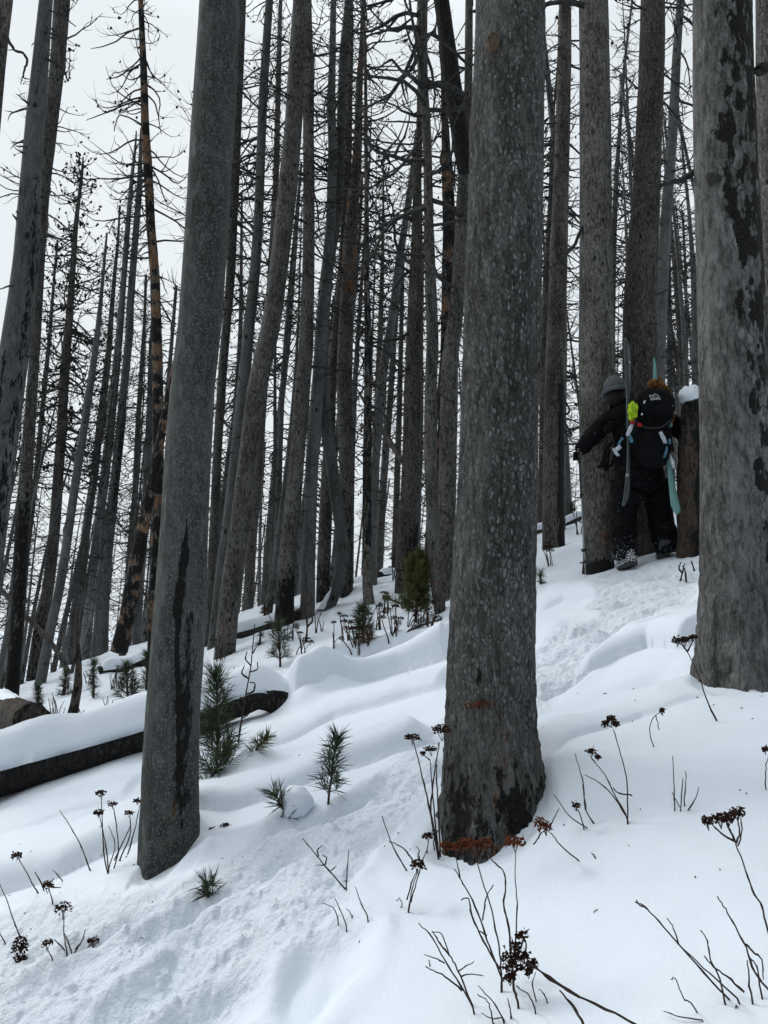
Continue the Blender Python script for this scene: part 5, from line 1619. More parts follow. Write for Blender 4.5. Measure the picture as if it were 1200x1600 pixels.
# ---------------------------------------------------------------- young pines
def sapling(label, base, top, width, levels=6, nl=.07, mat='needle', shape='tuft', dens=1.0, seed=1, per=4, droop=0.0, lean=0, stemw=4, yb=None, nw=.0040, low=0.15, name='pine_sapling', up=.5):
    rng = np.random.RandomState(seed)
    g = G(base[0], base[1], z_snow)
    Y0 = yb or g[1]
    B = pt(base[0], base[1], Y0)
    Tp = pt(top[0], top[1], Y0)
    H = np.linalg.norm(Tp - B)
    s = pxsize(Y0, base[1])
    Wd = width * s / 2
    root = thing(name, label, 'young pine', tuple(B))
    P = np.array([B + (Tp - B) * t + np.array([math.sin(t * 3 + seed) * .02 * H, math.cos(t * 4 + seed) * .02 * H, 0]) * t for t in np.linspace(0, 1, 10)])
    P[0] -= np.array([0, 0, .05])
    mb = MB()
    tube(mb, P, np.linspace(stemw, stemw * .4, 10) * s / 2, 7)
    mb.build('stem', M['stem'], root)
    nb = MB()
    bb = MB()
    nl = nl * 1.45
    dens = dens * .6
    def needles(line, L_, dens_, spread=.8, tipf=True):
        line = np.asarray(line)
        seg = np.linalg.norm(np.diff(line, axis=0), axis=1)
        tot = seg.sum()
        n = max(10, int(tot / .0016 * dens_))
        t = rng.uniform(0.0, 1.0, n) ** .8
        cum = np.concatenate([[0], np.cumsum(seg)]) / tot
        p = np.stack([np.interp(t, cum, line[:, c]) for c in range(3)], -1)
        ti = np.clip(np.searchsorted(cum, t) - 1, 0, len(seg) - 1)
        d = np.diff(line, axis=0)[ti] / seg[ti][:, None]
        r = rng.normal(0, 1, (n, 3))
        r -= (r * d).sum(1)[:, None] * d
        r /= np.linalg.norm(r, axis=1)[:, None]
        dirn = d * rng.uniform(.35, 1.0, (n, 1)) + r * spread
        dirn[:, 2] += .15
        dirn /= np.linalg.norm(dirn, axis=1)[:, None]
        l = L_ * rng.uniform(.6, 1.1, (n, 1))
        sdv = np.cross(dirn, rng.normal(0, 1, (n, 3)))
        sdv /= np.linalg.norm(sdv, axis=1)[:, None]
        wv = nw * rng.uniform(.7, 1.2, (n, 1))
        mid = p + dirn * l * .55 - np.array([0, 0, 1]) * l * .02
        tip = p + dirn * l - np.array([0, 0, 1]) * l * .07
        V = np.concatenate([p - sdv * wv * .5, p + sdv * wv * .5, mid + sdv * wv * .5, mid - sdv * wv * .5, tip])
        a = np.arange(n)
        nb.add(V, np.stack([a, a + n, a + 2 * n, a + 3 * n], -1), np.stack([a + 3 * n, a + 2 * n, a + 4 * n], -1))
    needles(P[max(1, int(low * 10)):], nl, dens * 1.0)
    needles(P[-3:], nl, dens * 1.3, .6)
    for lv in range(levels):
        f = low + (1 - low) * (lv + .2) / levels
        if shape == 'column':
            L_ = Wd * (1.0 if f < .7 else (1.05 - f) / .35)
        elif shape == 'cone':
            L_ = Wd * (1.1 - f)
        else:
            L_ = Wd * (.9 - .5 * f) * rng.uniform(.8, 1.1)
        c = np.array([np.interp(f, np.linspace(0, 1, 10), P[:, k]) for k in range(3)])
        for b_ in range(per):
            a = rng.uniform(0, 6.28) if b_ > 1 else (0.2 + math.pi * b_ + rng.uniform(-.5, .5))
            el = rng.uniform(.1, .6) - droop
            d = np.array([math.cos(a) * math.cos(el), math.sin(a) * math.cos(el), math.sin(el)])
            lnn = max(.03, L_ - nl * .5) * rng.uniform(.7, 1.1)
            PP, RR = grow(rng, c, d, lnn, stemw * .35 * s, 5, droop, up, .2)
            tube(bb, PP, RR * .6, 4, False)
            needles(PP[1:], nl * rng.uniform(.85, 1.05), dens)
    if bb.n:
        bb.build('branches', M['stem'], root)
    nb.build('needles', M[mat], root, smooth=False)
    return root

sapling('perky bottle-brush pine seedling alone on the bright snow in front of the drifts', (512, 1256), (528, 1150), 88, 7, .075, seed=3, per=3, dens=.9, up=.7)
s2 = sapling('bent pine seedling weighed down under a ball of snow', (448, 1276), (428, 1238), 50, 3, .075, seed=5, per=3, dens=1.2, low=.0)
lump(s2, 'snow_cap', pt(461, 1253, G(461, 1262, z_snow)[1]), (.088, .09, .078), M['snow'], 8, .16, 1.3)
sapling('snapped little pine tip leaning left in the trampled snow', (326, 1402), (322, 1374), 40, 2, .06, seed=9, per=5, dens=.8, low=0)
sapling('upright needle sprig beside the snapped pine tip', (341, 1385), (336, 1352), 10, 1, .07, seed=10, per=2, dens=.5, low=.1) if False else None
sapling('bushy dark green pine growing right against the smooth scarred trunk', (340, 1212), (336, 1050), 128, 8, .11, seed=12, per=4, dens=1.2, shape='tuft', yb=5.0, low=.04)
sapling('drooping lower pine bough at the foot of the bushy dark pine', (322, 1226), (356, 1172), 70, 4, .09, seed=13, per=5, dens=1.4, yb=4.85, low=.0)
sapling('small olive pine tuft in the dark hollow at the end of the black log', (398, 1172), (420, 1152), 44, 3, .07, mat='needle_ol', seed=14, per=4, dens=1.3, low=0)
sapling('spreading young pine with long upswept boughs behind the snow loaf', (438, 1042), (436, 975), 84, 4, .10, seed=15, per=4, dens=1.2, up=.9)
sapling('thin pine sprig low in the snow left of the curled dead stem', (370, 1062), (369, 1046), 24, 1, .05, seed=16, per=3, dens=.8, low=0)
sapling('tall bright olive-green pine sapling of dense column shape, open snow below', (650, 972), (655, 862), 74, 12, .075, mat='needle_ol', seed=17, per=7, dens=1.7, shape='column', low=.12, up=1.4)
sapling('flat olive pine bough reaching out beside the bright column-shaped sapling', (672, 955), (700, 940), 64, 3, .08, mat='needle_ol', seed=18, per=4, dens=1.5, low=0, yb=8.9)
sapling('short pine bough sticking out left of the bright column-shaped sapling', (630, 945), (604, 935), 30, 2, .08, mat='needle_ol', seed=19, per=2, dens=1.2, low=0, yb=8.9)
sapling('half-browned bushy young pine among dry stems left of the bright sapling', (568, 1000), (566, 948), 46, 6, .075, mat='needle', seed=20, per=5, dens=1.6, shape='column', low=.05)
sapling('browned dead pine seedling right beneath the half-browned one', (575, 1006), (580, 985), 56, 2, .06, mat='needle_dead', seed=21, per=5, dens=.9, low=0)
sapling('well-shaped young pine in the dip left of the smooth scarred trunk', (200, 1098), (198, 1038), 74, 6, .09, seed=22, per=4, dens=1.3, low=.05, up=.9)
sapling('dark young pine half hidden against the smooth scarred trunk\'s left edge', (229, 1092), (230, 1020), 38, 6, .09, seed=23, per=4, dens=1.3, low=.0)
sapling('dense dark little pine just right of the pale curving trunk\'s foot', (60, 1118), (59, 1072), 20, 6, .07, seed=24, per=6, dens=1.6, shape='column', low=0)
sapling('slim pine standing right behind the crooked brown snag', (146, 1090), (146, 1032), 30, 6, .08, seed=25, per=4, dens=1.2, low=.05)
sapling('bushy pine between the pale curving trunk and the crooked snag', (100, 1086), (104, 1050), 44, 4, .08, seed=26, per=4, dens=1.4, low=0)
sapling('pine clump at the very edge beside the charred-footed trunk', (2, 1085), (4, 1050), 36, 4, .08, seed=27, per=4, dens=1.5, low=0)
sapling('small pine at the charred foot of the black-knotted trunk', (480, 965), (478, 932), 30, 4, .08, seed=28, per=4, dens=1.4, low=0)
sapling('tiny pine between the stoutest slanting trunk and the black-knotted one', (414, 968), (414, 944), 26, 3, .07, seed=29, per=4, dens=1.4, low=0)
sapling('small grey-green pine tuft on the snow just right of the thickest trunk', (845, 913), (845, 893), 22, 2, .06, seed=30, per=4, dens=1.1, low=0)
sapling('far green pine on the rise behind the skier\'s pole', (893, 806), (893, 786), 26, 3, .08, seed=31, per=4, dens=1.5, low=0)
sapling('brown-green pine at the foot of the stoutest slanting trunk, left side', (405, 1008), (408, 985), 26, 2, .06, seed=32, per=4, dens=1.0, low=0)

# flakes of bark, needles and bits of twig dropped on the snow
lit = MB()
lr = np.random.RandomState(8)
for _ in range(170):
    if lr.rand() < .6:
        kx = ('C', 'L', 'R', 'M1', 'B2')[lr.randint(5)]
        c0 = TREES[kx][1][0]
        x, y = c0[0] + lr.normal(0, .45), c0[1] - .25 + lr.normal(0, .45)
    else:
        y = lr.uniform(2.3, 11)
        x = lr.uniform(-.5, .5) * y
    z = z_snow(x, y) + .002
    a = lr.uniform(0, 3.14)
    l_ = lr.uniform(.004, .022)
    d_ = np.array([math.cos(a), math.sin(a), .295 * math.cos(a) + .17 * math.sin(a)]) * l_
    tube(lit, np.array([[x, y, z], np.array([x, y, z]) + d_ * .5 + np.array([0, 0, .002]), np.array([x, y, z]) + d_]), [.0008, .0014 + .0012 * lr.rand(), .0006], 4, True)
lo = lit.build('bark_litter', M['stem'])
lo['kind'] = 'stuff'

# ---------------------------------------------------------------- the skier
YS = float(G(980, 888, z_snow)[1]) - .12
_dz = z_snow(pt(985, 886, YS)[0], YS) - .01 - float(pt(985, 890, YS)[2])
SZ = pxsize(YS, 740)
def cloth(name, c1, c2, dust=0.0, z0=0.0, z1=.5, rough=.85):
    """cloth, with clinging snow towards the hem (dust) between heights z0..z1 above the feet"""
    m, t, b = newmat(name)
    tcn = nd(t, 'ShaderNodeTexCoord')
    n = nd(t, 'ShaderNodeTexNoise', Scale=14.0, Detail=4.0)
    t.links.new(tcn.outputs['Object'], n.inputs['Vector'])
    c = mixc(t, ramp(t, n.outputs['Fac'], .35, .65), c2, c1)
    if dust:
        n2 = nd(t, 'ShaderNodeTexNoise', Scale=85.0, Detail=4.0)
        t.links.new(tcn.outputs['Object'], n2.inputs['Vector'])
        sx = nd(t, 'ShaderNodeSeparateXYZ')
        t.links.new(tcn.outputs['Object'], sx.inputs[0])
        k = nd(t, 'ShaderNodeMapRange')
        k.inputs['From Min'].default_value = z1
        k.inputs['From Max'].default_value = z0
        k.inputs['To Min'].default_value = 0
        k.inputs['To Max'].default_value = dust
        t.links.new(sx.outputs['Z'], k.inputs['Value'])
        mm = ramp(t, math_n(t, 'ADD', n2.outputs['Fac'], k.outputs[0]), .70, .78)
        c = mixc(t, mm, c, (.75, .80, .86))
    t.links.new(c, b.inputs['Base Color'])
    b.inputs['Roughness'].default_value = rough
    b.inputs['Specular IOR Level'].default_value = .06
    bp = nd(t, 'ShaderNodeBump', Strength=.7, Distance=.02)
    t.links.new(n.outputs['Fac'], bp.inputs['Height'])
    t.links.new(bp.outputs[0], b.inputs['Normal'])
    return m
M['jacket'] = cloth('black_jacket', (.007, .007, .008), (.004, .004, .005), .02, 0, 2.5)
M['trousers'] = cloth('black_trousers', (.007, .007, .008), (.004, .004, .005), .17, -.05, .30)
M['boot'] = cloth('boot', (.02, .02, .022), (.01, .01, .011), .30, -.1, .4, .5)
M['skin'] = simple('skin', (.35, .20, .14), (.30, .16, .11), .6, 20)
M['wool'] = simple('grey_wool', (.115, .125, .132), (.075, .082, .088), .95, 90, .1, .003)
M['packcloth'] = cloth('pack_cloth', (.008, .008, .009), (.005, .005, .006), 0, 0, 2.2, .8)
M['lime'] = simple('lime_cloth', (.42, .62, .02), (.22, .36, .01), .8, 18, .2, .01)
M['red'] = simple('red_webbing', (.45, .012, .015), (.25, .01, .01), .6, 30)
M['teal'] = simple('teal_base', (.16, .34, .31), (.12, .27, .25), .4, 6, .4)
M['skitop'] = simple('ski_topsheet', (.050, .058, .061), (.03, .034, .036), .35, 8, .5)
M['metal'] = simple('pole_metal', (.35, .37, .38), (.22, .24, .25), .4, 20, .5, 0, .6)
M['blackplastic'] = simple('black_plastic', (.014, .014, .015), (.008, .008, .008), .5, 30, .4)
M['whiteplastic'] = simple('white_plastic', (.60, .64, .70), (.35, .40, .47), .5, 30, .4)
M['blueplastic'] = simple('blue_plastic', (.06, .20, .27), (.03, .11, .16), .5, 30, .4)
M['sole'] = simple('boot_sole', (.06, .065, .068), (.02, .02, .022), .7, 40, .3, .004)
M['tan'] = simple('tan_leather', (.17, .085, .025), (.06, .030, .010), .9, 25, .1, .02)
M['hair'] = simple('dark_hair', (.010, .008, .007), (.005, .004, .004), .8, 80)
M['logo'] = simple('white_print', (.55, .57, .60), (.45, .47, .50), .6, 20)

def sk(name, joints, edges, mat, parent, sub=2, root_i=0):
    """skinned surface: joints (point, rx, ry)"""
    o0 = np.array(parent['_w'])
    me = bpy.data.meshes.new(name)
    me.from_pydata([tuple(np.array(j[0]) - o0) for j in joints], edges, [])
    o = bpy.data.objects.new(name, me)
    COL.objects.link(o)
    o.parent = parent
    o['_w'] = list(o0)
    md = o.modifiers.new('skin', 'SKIN')
    md.use_smooth_shade = True
    sv = me.skin_vertices[0].data
    for i, j in enumerate(joints):
        sv[i].radius = (j[1], j[2] if len(j) > 2 else j[1])
        sv[i].use_root = (i == root_i)
    s = o.modifiers.new('sub', 'SUBSURF')
    s.levels = s.render_levels = sub
    me.materials.append(mat)
    # bake the modifiers so that the surface is a plain mesh
    dg = bpy.context.evaluated_depsgraph_get()
    ev = o.evaluated_get(dg)
    nm = bpy.data.meshes.new_from_object(ev)
    o.modifiers.clear()
    o.data = nm
    nm.materials.clear()
    nm.materials.append(mat)
    nm.polygons.foreach_set('use_smooth', np.ones(len(nm.polygons), bool))
    return o

def q(px, py, dy=0.0):
    p = pt(px, py, YS + dy)
    p[2] += _dz
    return p

feet = q(985, 884, 0)
person = thing('person', 'skier seen from behind in black clothes and grey beanie, left arm stretched out', 'person', tuple(feet))
# body: one continuous surface, wholly covered but for a strip of neck and cheek
J = [(q(1000, 742, .02), .05, .05), (q(998, 708, .02), .08, .06), (q(994, 672, .04), .13, .10), (q(984, 650, .06), .13, .09), (q(968, 634, .07), .052, .055), (q(962, 620, .08), .062, .07), (q(960, 606, .08), .082, .095), (q(960, 594, .07), .066, .075),
     (q(952, 648, .05), .07, .06), (q(926, 684, .03), .045, .045), (q(906, 706, -.02), .032, .03), (q(901, 712, -.03), .034, .022),
     (q(1044, 650, .06), .07, .06), (q(1072, 682, .10), .045, .045), (q(1090, 694, .16), .032, .03), (q(1095, 697, .17), .034, .022),
     (q(980, 752, .02), .06, .06), (q(976, 808, .04), .065, .065), (q(976, 866, .0), .045, .045), (q(978, 880, -.02), .04, .04), (q(984, 884, .16), .04, .03),
     (q(1024, 752, .03), .06, .06), (q(1030, 806, .12), .065, .065), (q(1038, 852, .05), .045, .045), (q(1040, 862, .02), .04, .04), (q(1040, 872, .15), .04, .03)]
E = [(0, 1), (1, 2), (2, 3), (3, 4), (4, 5), (5, 6), (6, 7), (3, 8), (8, 9), (9, 10), (10, 11), (3, 12), (12, 13), (13, 14), (14, 15), (0, 16), (16, 17), (17, 18), (18, 19), (19, 20), (0, 21), (21, 22), (22, 23), (23, 24), (24, 25)]
# nose tip on the far side of the head
J.append((q(958, 609, .19), .012, .012)); E.append((6, 26))
# fingers closed round the pole grip (left hand) and against the stump (right hand)
def fingers(base_i, c, dirx):
    for k in range(4):
        a = c + np.array([dirx * .012, -.02 + .005 * k, .025 - .017 * k])
        b_ = a + np.array([dirx * -.032, -.022, -.003])
        d_ = b_ + np.array([dirx * -.014, .030, -.004])
        i = len(J)
        J.append((a, .0095)); J.append((b_, .0088)); J.append((d_, .0078))
        E.extend([(base_i, i), (i, i + 1), (i + 1, i + 2)])
    i = len(J)
    J.append((c + np.array([dirx * .01, .028, .03]), .011)); J.append((c + np.array([dirx * -.02, .03, .045]), .0095))
    E.extend([(base_i, i), (i, i + 1)])
fingers(11, J[11][0], 1)
fingers(15, J[15][0], -1)
sk('body', J, E, M['skin'], person, 1)
# jacket: torso and baggy sleeves
JJ = [(q(1001, 770, .02), .19, .28), (q(1001, 750, .02), .20, .28), (q(999, 728, .02), .18, .27), (q(996, 700, .03), .18, .27), (q(994, 668, .04), .17, .25), (q(984, 650, .06), .14, .19), (q(968, 636, .07), .085, .085), (q(963, 627, .07), .078, .08),
      (q(953, 652, .05), .105, .095), (q(938, 668, .04), .105, .10), (q(918, 690, .01), .105, .095), (q(905, 704, -.02), .080, .075), (q(903, 706, -.03), .05, .05),
      (q(1042, 650, .06), .105, .10), (q(1062, 672, .08), .11, .10), (q(1082, 688, .13), .085, .08), (q(1088, 692, .15), .055, .055)]
EE = [(0, 1), (1, 2), (2, 3), (3, 4), (4, 5), (5, 6), (6, 7), (5, 8), (8, 9), (9, 10), (10, 11), (11, 12), (5, 13), (13, 14), (14, 15), (15, 16)]
jk = sk('jacket', JJ, EE, M['jacket'], person, 2)
# wrinkle it
def wrinkle(o, amp=.012, sc=9):
    me = o.data
    n = len(me.vertices)
    co = np.empty(n * 3, np.float32); me.vertices.foreach_get('co', co); co = co.reshape(-1, 3)
    no_ = np.empty(n * 3, np.float32); me.vertices.foreach_get('normal', no_); no_ = no_.reshape(-1, 3)
    d = amp * (fbm(co[:, 0] * sc, co[:, 1] * sc, co[:, 2] * sc * 1.6, 3))
    me.vertices.foreach_set('co', (co + no_ * d[:, None]).astype(np.float32).ravel())
    me.update()
wrinkle(jk, .014, 8)
TJ = [(q(1002, 750, .02), .22, .17), (q(979, 758, .02), .145, .145), (q(975, 808, .04), .14, .14), (q(975, 850, .01), .135, .14), (q(976, 872, .0), .14, .145), (q(976, 877, .0), .12, .12),
      (q(1028, 758, .03), .145, .145), (q(1030, 806, .11), .13, .13), (q(1038, 838, .06), .14, .14), (q(1044, 860, .04), .145, .14), (q(1045, 864, .04), .12, .12), (q(1001, 778, .03), .15, .15)]
TE = [(0, 11), (0, 1), (1, 2), (2, 3), (3, 4), (4, 5), (0, 6), (6, 7), (7, 8), (8, 9), (9, 10)]
tr_ = sk('trousers', TJ, TE, M['trousers'], person, 2)
wrinkle(tr_, .014, 7)
# gloves
for c, dx_ in ((J[11][0], 1), (J[15][0], -1)):
    J2, E2 = [(c + np.array([dx_ * -.0, .0, .035]), .042, .036), (c, .046, .032)], [(0, 1)]
    for k in range(4):
        a = c + np.array([dx_ * .012, -.022 + .005 * k, .022 - .02 * k])
        b_ = a + np.array([dx_ * -.036, -.026, -.003])
        d_ = b_ + np.array([dx_ * -.016, .032, -.004])
        i = len(J2)
        J2 += [(a, .0145), (b_, .014), (d_, .012)]
        E2 += [(1, i), (i, i + 1), (i + 1, i + 2)]
    i = len(J2)
    J2 += [(c + np.array([dx_ * .012, .028, .03]), .016), (c + np.array([dx_ * -.02, .034, .048]), .013)]
    E2 += [(1, i), (i, i + 1)]
    sk('glove', J2, E2, M['jacket'], person, 1)
# beanie
V, Q, T = sphere_grid(40, 26)
up = V[:, 2]
V2 = V * np.array([.112, .122, .120])
V2 = V2 * (1 + .012 * np.sin(np.arctan2(V[:, 1], V[:, 0]) * 22))[:, None]
V2[:, 2] = np.where(up < -.25, -.25 * .120 + (up + .25) * .02, V2[:, 2])
V2[up < -.2] *= np.array([1.04, 1.04, 1])
# cap leans with the head, brim rides lower at the back left
tl = math.radians(-9)
V2 = np.stack([V2[:, 0] * math.cos(tl) + V2[:, 2] * math.sin(tl), V2[:, 1], -V2[:, 0] * math.sin(tl) + V2[:, 2] * math.cos(tl)], -1)
mb = MB(); mb.add(V2 + q(960, 604, .08), Q, T)
bo = mb.build('beanie', M['wool'], person)
mb = MB()
th = np.linspace(0, 2 * math.pi, 37)
ring = np.stack([.117 * np.cos(th), .127 * np.sin(th), -.030 + .006 * np.sin(th * 2)], -1)
ring = np.stack([ring[:, 0] * math.cos(tl) + ring[:, 2] * math.sin(tl), ring[:, 1], -ring[:, 0] * math.sin(tl) + ring[:, 2] * math.cos(tl)], -1) + q(960, 606, .08)
tube(mb, ring, .024, 8, False, 0, 1.0)
bo2 = mb.build('brim', M['wool'], bo)
# left ear flap side of the hat reaches lower
lump(person, 'hair', q(963, 622, .06), (.100, .095, .09), M['hair'], 4, .10, 3)

# boots
def boot(c, yaw, pitchx, shaft_top, lab):
    """foot outline extruded; y forward, then tipped by pitchx (heel up)"""
    fo = [(-.045, -.15), (-.05, -.08), (-.047, 0), (-.055, .08), (-.05, .13), (-.02, .165), (.02, .165), (.05, .13), (.055, .08), (.047, 0), (.05, -.08), (.045, -.15), (0, -.165)]
    fo = smooth_line(fo + [fo[0]], 2)[:-1]
    n = len(fo)
    def tf(p):
        p = np.asarray(p, float)
        cp_, sp_ = math.cos(pitchx), math.sin(pitchx)
        y = p[:, 1] - .12
        p = np.stack([p[:, 0], y * cp_ + p[:, 2] * sp_ + .12, -y * sp_ + p[:, 2] * cp_], -1)
        cy, sy = math.cos(yaw), math.sin(yaw)
        return np.stack([p[:, 0] * cy - p[:, 1] * sy, p[:, 0] * sy + p[:, 1] * cy, p[:, 2]], -1) + c
    def loft(levels, mat, name, parent):
        rings = []
        for z, k, ky in levels:
            rings.append(np.stack([fo[:, 0] * k, fo[:, 1] * ky + (ky - 1) * .06, np.full(n, z)], -1))
        V = np.concatenate(rings)
        Q_ = []
        for r in range(len(levels) - 1):
            for j in range(n):
                Q_.append((r * n + j, r * n + (j + 1) % n, (r + 1) * n + (j + 1) % n, (r + 1) * n + j))
        V = np.concatenate([V, rings[0].mean(0)[None], rings[-1].mean(0)[None]])
        T_ = [(len(V) - 2, (j + 1) % n, j) for j in range(n)] + [(len(V) - 1, (len(levels) - 1) * n + j, (len(levels) - 1) * n + (j + 1) % n) for j in range(n)]
        mb = MB()
        mb.add(tf(V), Q_, T_)
        return mb.build(name, mat, parent)
    b_ = loft([(.03, 1, 1), (.06, 1.05, 1.02), (.09, 1.0, .98), (.12, .92, .80), (.16, .85, .62), (.24, .95, .56), (.30, 1.02, .58)], M['boot'], 'boot', person)
    loft([(0, .92, .95), (.008, 1.04, 1.02), (.03, 1.06, 1.03)], M['sole'], 'sole', b_)
boot(q(980, 889, -.02), .1, .12, None, '')
boot(q(1040, 882, -.05), -.15, .95, None, '')

# skis, carried upright on the pack in an A
def ski(label, line, top_mat, base_mat, phi, dy0, dy1, wreal=.052):
    """line: pixel points from the shovel down with apparent width; a thin board with curved ends"""
    pix = smooth_line([(a, b) for a, b, _ in line], 8)
    k = np.linspace(0, len(line) - 1, len(pix))
    w = np.interp(k, np.arange(len(line)), [l[2] for l in line])
    n = len(pix)
    dy = np.linspace(dy0, dy1, n)
    dy = dy - .05 * np.clip(1 - np.arange(n) / (n * .12), 0, 1) ** 2 + .03 * np.clip((np.arange(n) - n * .9) / (n * .1), 0, 1) ** 2
    C = np.array([q(a[0], a[1], d) for a, d in zip(pix, dy)])
    T_ = np.gradient(C, axis=0); T_ /= np.linalg.norm(T_, axis=1)[:, None]
    wv = np.array([math.cos(phi), math.sin(phi), 0])
    wv = wv - T_ * (T_ @ wv)[:, None]
    wv /= np.linalg.norm(wv, axis=1)[:, None]
    nv = np.cross(wv, T_)
    endt = np.ones(n)
    hw = w * SZ / 2 / max(.25, abs(math.cos(phi)))
    t_ = .009
    rings = []
    for s1, s2 in ((-1, -.5), (-.9, -1), (.9, -1), (1, -.5), (1, .5), (.9, 1), (-.9, 1), (-1, .5)):
        rings.append(C + wv * (s1 * hw)[:, None] + nv * s2 * t_)
    V = np.stack(rings, 1).reshape(-1, 3)
    S = 8
    Q1, Q2 = [], []
    for i in range(n - 1):
        for j in range(S):
            f = (i * S + j, i * S + (j + 1) % S, (i + 1) * S + (j + 1) % S, (i + 1) * S + j)
            (Q2 if j in (4, 5, 6) else Q1).append(f)
    root = thing('ski', label, 'ski', tuple(C[-1]))
    mb = MB()
    mb.add(V, Q1, None, 0)
    mb.q.append(np.array(Q2)); mb.mi_q.append(np.full(len(Q2), 1))
    cap = [(0, 7, 6), (0, 6, 5), (0, 5, 4), (0, 4, 3), (0, 3, 2), (0, 2, 1)]
    mb.t.append(np.array(cap)); mb.mi_t.append(np.zeros(len(cap)))
    mb.t.append(np.array([tuple((n - 1) * S + (a) for a in reversed(c_)) for c_ in cap])); mb.mi_t.append(np.zeros(len(cap)))
    mb.build('board', [top_mat, base_mat], root)
    return root
def bits(root, name, specs):
    for (px, py, w_, h_, dy, mat, rot) in specs:
        V, Q, T = sphere_grid(10, 8)
        V = np.sign(V) * np.abs(V) ** .6
        V = V * (1 + .3 * fbm(V[:, 0] * 2 + px, V[:, 1], V[:, 2] * 3))[:, None] * np.array([w_ * SZ * .38, .02, h_ * SZ * .42])
        V = np.stack([V[:, 0] * math.cos(rot) + V[:, 2] * math.sin(rot), V[:, 1], -V[:, 0] * math.sin(rot) + V[:, 2] * math.cos(rot)], -1)
        mb = MB(); mb.add(V + q(px, py, dy), Q, T)
        mb.build(name, M[mat], root)
sA = ski('ski with grey topsheet rising beside the beanie, teal tail at the skier\'s left leg', [(977, 528, 2), (979, 540, 9), (980.5, 562, 11), (981, 590, 9), (981.5, 620, 6), (982, 680, 3.5), (982, 720, 4), (981, 745, 7), (979.5, 768, 9), (977, 782, 7), (974, 790, 3)],
         M['skitop'], M['teal'], .5, -.22, -.26)
bits(sA, 'binding', [(984, 672, 8, 26, -.30, 'whiteplastic', .4), (986, 686, 6, 14, -.31, 'blueplastic', -.2), (966, 700, 12, 7, -.26, 'whiteplastic', -.5), (962, 706, 5, 16, -.25, 'whiteplastic', -.6), (969, 690, 5, 18, -.24, 'blueplastic', .5), (980, 742, 6, 6, -.28, 'metal', 0), (983, 566, 5, 5, -.25, 'metal', 0)])
sB = ski('teal ski with its wide tail hanging by the skier\'s right leg', [(1022, 560, 2), (1023, 572, 3), (1024, 595, 6), (1030, 630, 6), (1035.5, 665, 6), (1039.5, 690, 6), (1044, 720, 6), (1048, 745, 9), (1051.5, 768, 12), (1055, 788, 15), (1057.5, 797, 12), (1059, 802, 5)],
         M['teal'], M['teal'], .35, -.12, -.30)
bits(sB, 'binding', [(1036, 684, 7, 24, -.33, 'whiteplastic', -.35), (1040, 706, 5, 22, -.33, 'blueplastic', .3), (1050, 722, 6, 24, -.28, 'whiteplastic', -.25), (1046, 690, 5, 10, -.32, 'blueplastic', 0), (1048, 664, 7, 7, -.3, 'blueplastic', .6)])

# backpack
pk = thing('backpack', 'bulging black backpack with a small white mountain emblem, worn on the skier\'s back', 'backpack', tuple(q(1020, 660, -.2)))
def superell(c, r, e=.55, rot=0, n=36, m_=24, amp=.03, sd=1):
    V, Q, T = sphere_grid(n, m_)
    V = np.sign(V) * np.abs(V) ** e
    V = V * (1 + amp * fbm(V[:, 0] * 2 + sd, V[:, 1] * 2, V[:, 2] * 2, 3))[:, None] * np.array(r)
    V = np.stack([V[:, 0] * math.cos(rot) + V[:, 2] * math.sin(rot), V[:, 1], -V[:, 0] * math.sin(rot) + V[:, 2] * math.cos(rot)], -1)
    return V + np.array(c), Q, T
for nm, c, r, e, rot in (('main_bag', q(1018, 676, -.16), (.19, .12, .34), .6, .06), ('front_pocket', q(1020, 700, -.27), (.15, .06, .20), .6, .05), ('lid', q(1024, 632, -.24), (.19, .13, .155), .8, .12)):
    mb = MB(); mb.add(*superell(c, r, e, rot))
    mb.build(nm, M['packcloth'], pk)
for xs in (976, 1044):
    mb = MB()
    tube(mb, smooth_line([q(xs, 632, .02), q(xs, 622, .10), q(xs, 640, .20), q(xs + 4, 680, .2), q(xs + 8, 705, .05)], 5), .018, 8, True, 0, .5)
    mb.build('shoulder_strap', M['blackplastic'], pk)
mb = MB(); tube(mb, smooth_line([q(985, 640, -.30), q(1000, 664, -.33), q(1030, 668, -.34), q(1050, 655, -.30)], 5), .008, 6)
mb.build('compression_strap', M['blackplastic'], pk)
mb = MB(); tube(mb, smooth_line([q(1050, 642, -.27), q(1053, 650, -.30), q(1050, 660, -.31), q(1045, 668, -.31)], 5), .007, 6)
mb.build('cord', M['tan'], pk, label='light tan cord on the pack\'s side')
bits(pk, 'buckle', [(999, 664, 8, 7, -.34, 'red', 0), (988, 660, 10, 4, -.33, 'red', .2)])
bits(pk, 'zip_pull', [(1007, 628, 2.5, 6, -.36, 'whiteplastic', .3), (1003, 647, 2.5, 4, -.36, 'whiteplastic', 0), (1050, 634, 3, 3, -.33, 'metal', 0)])
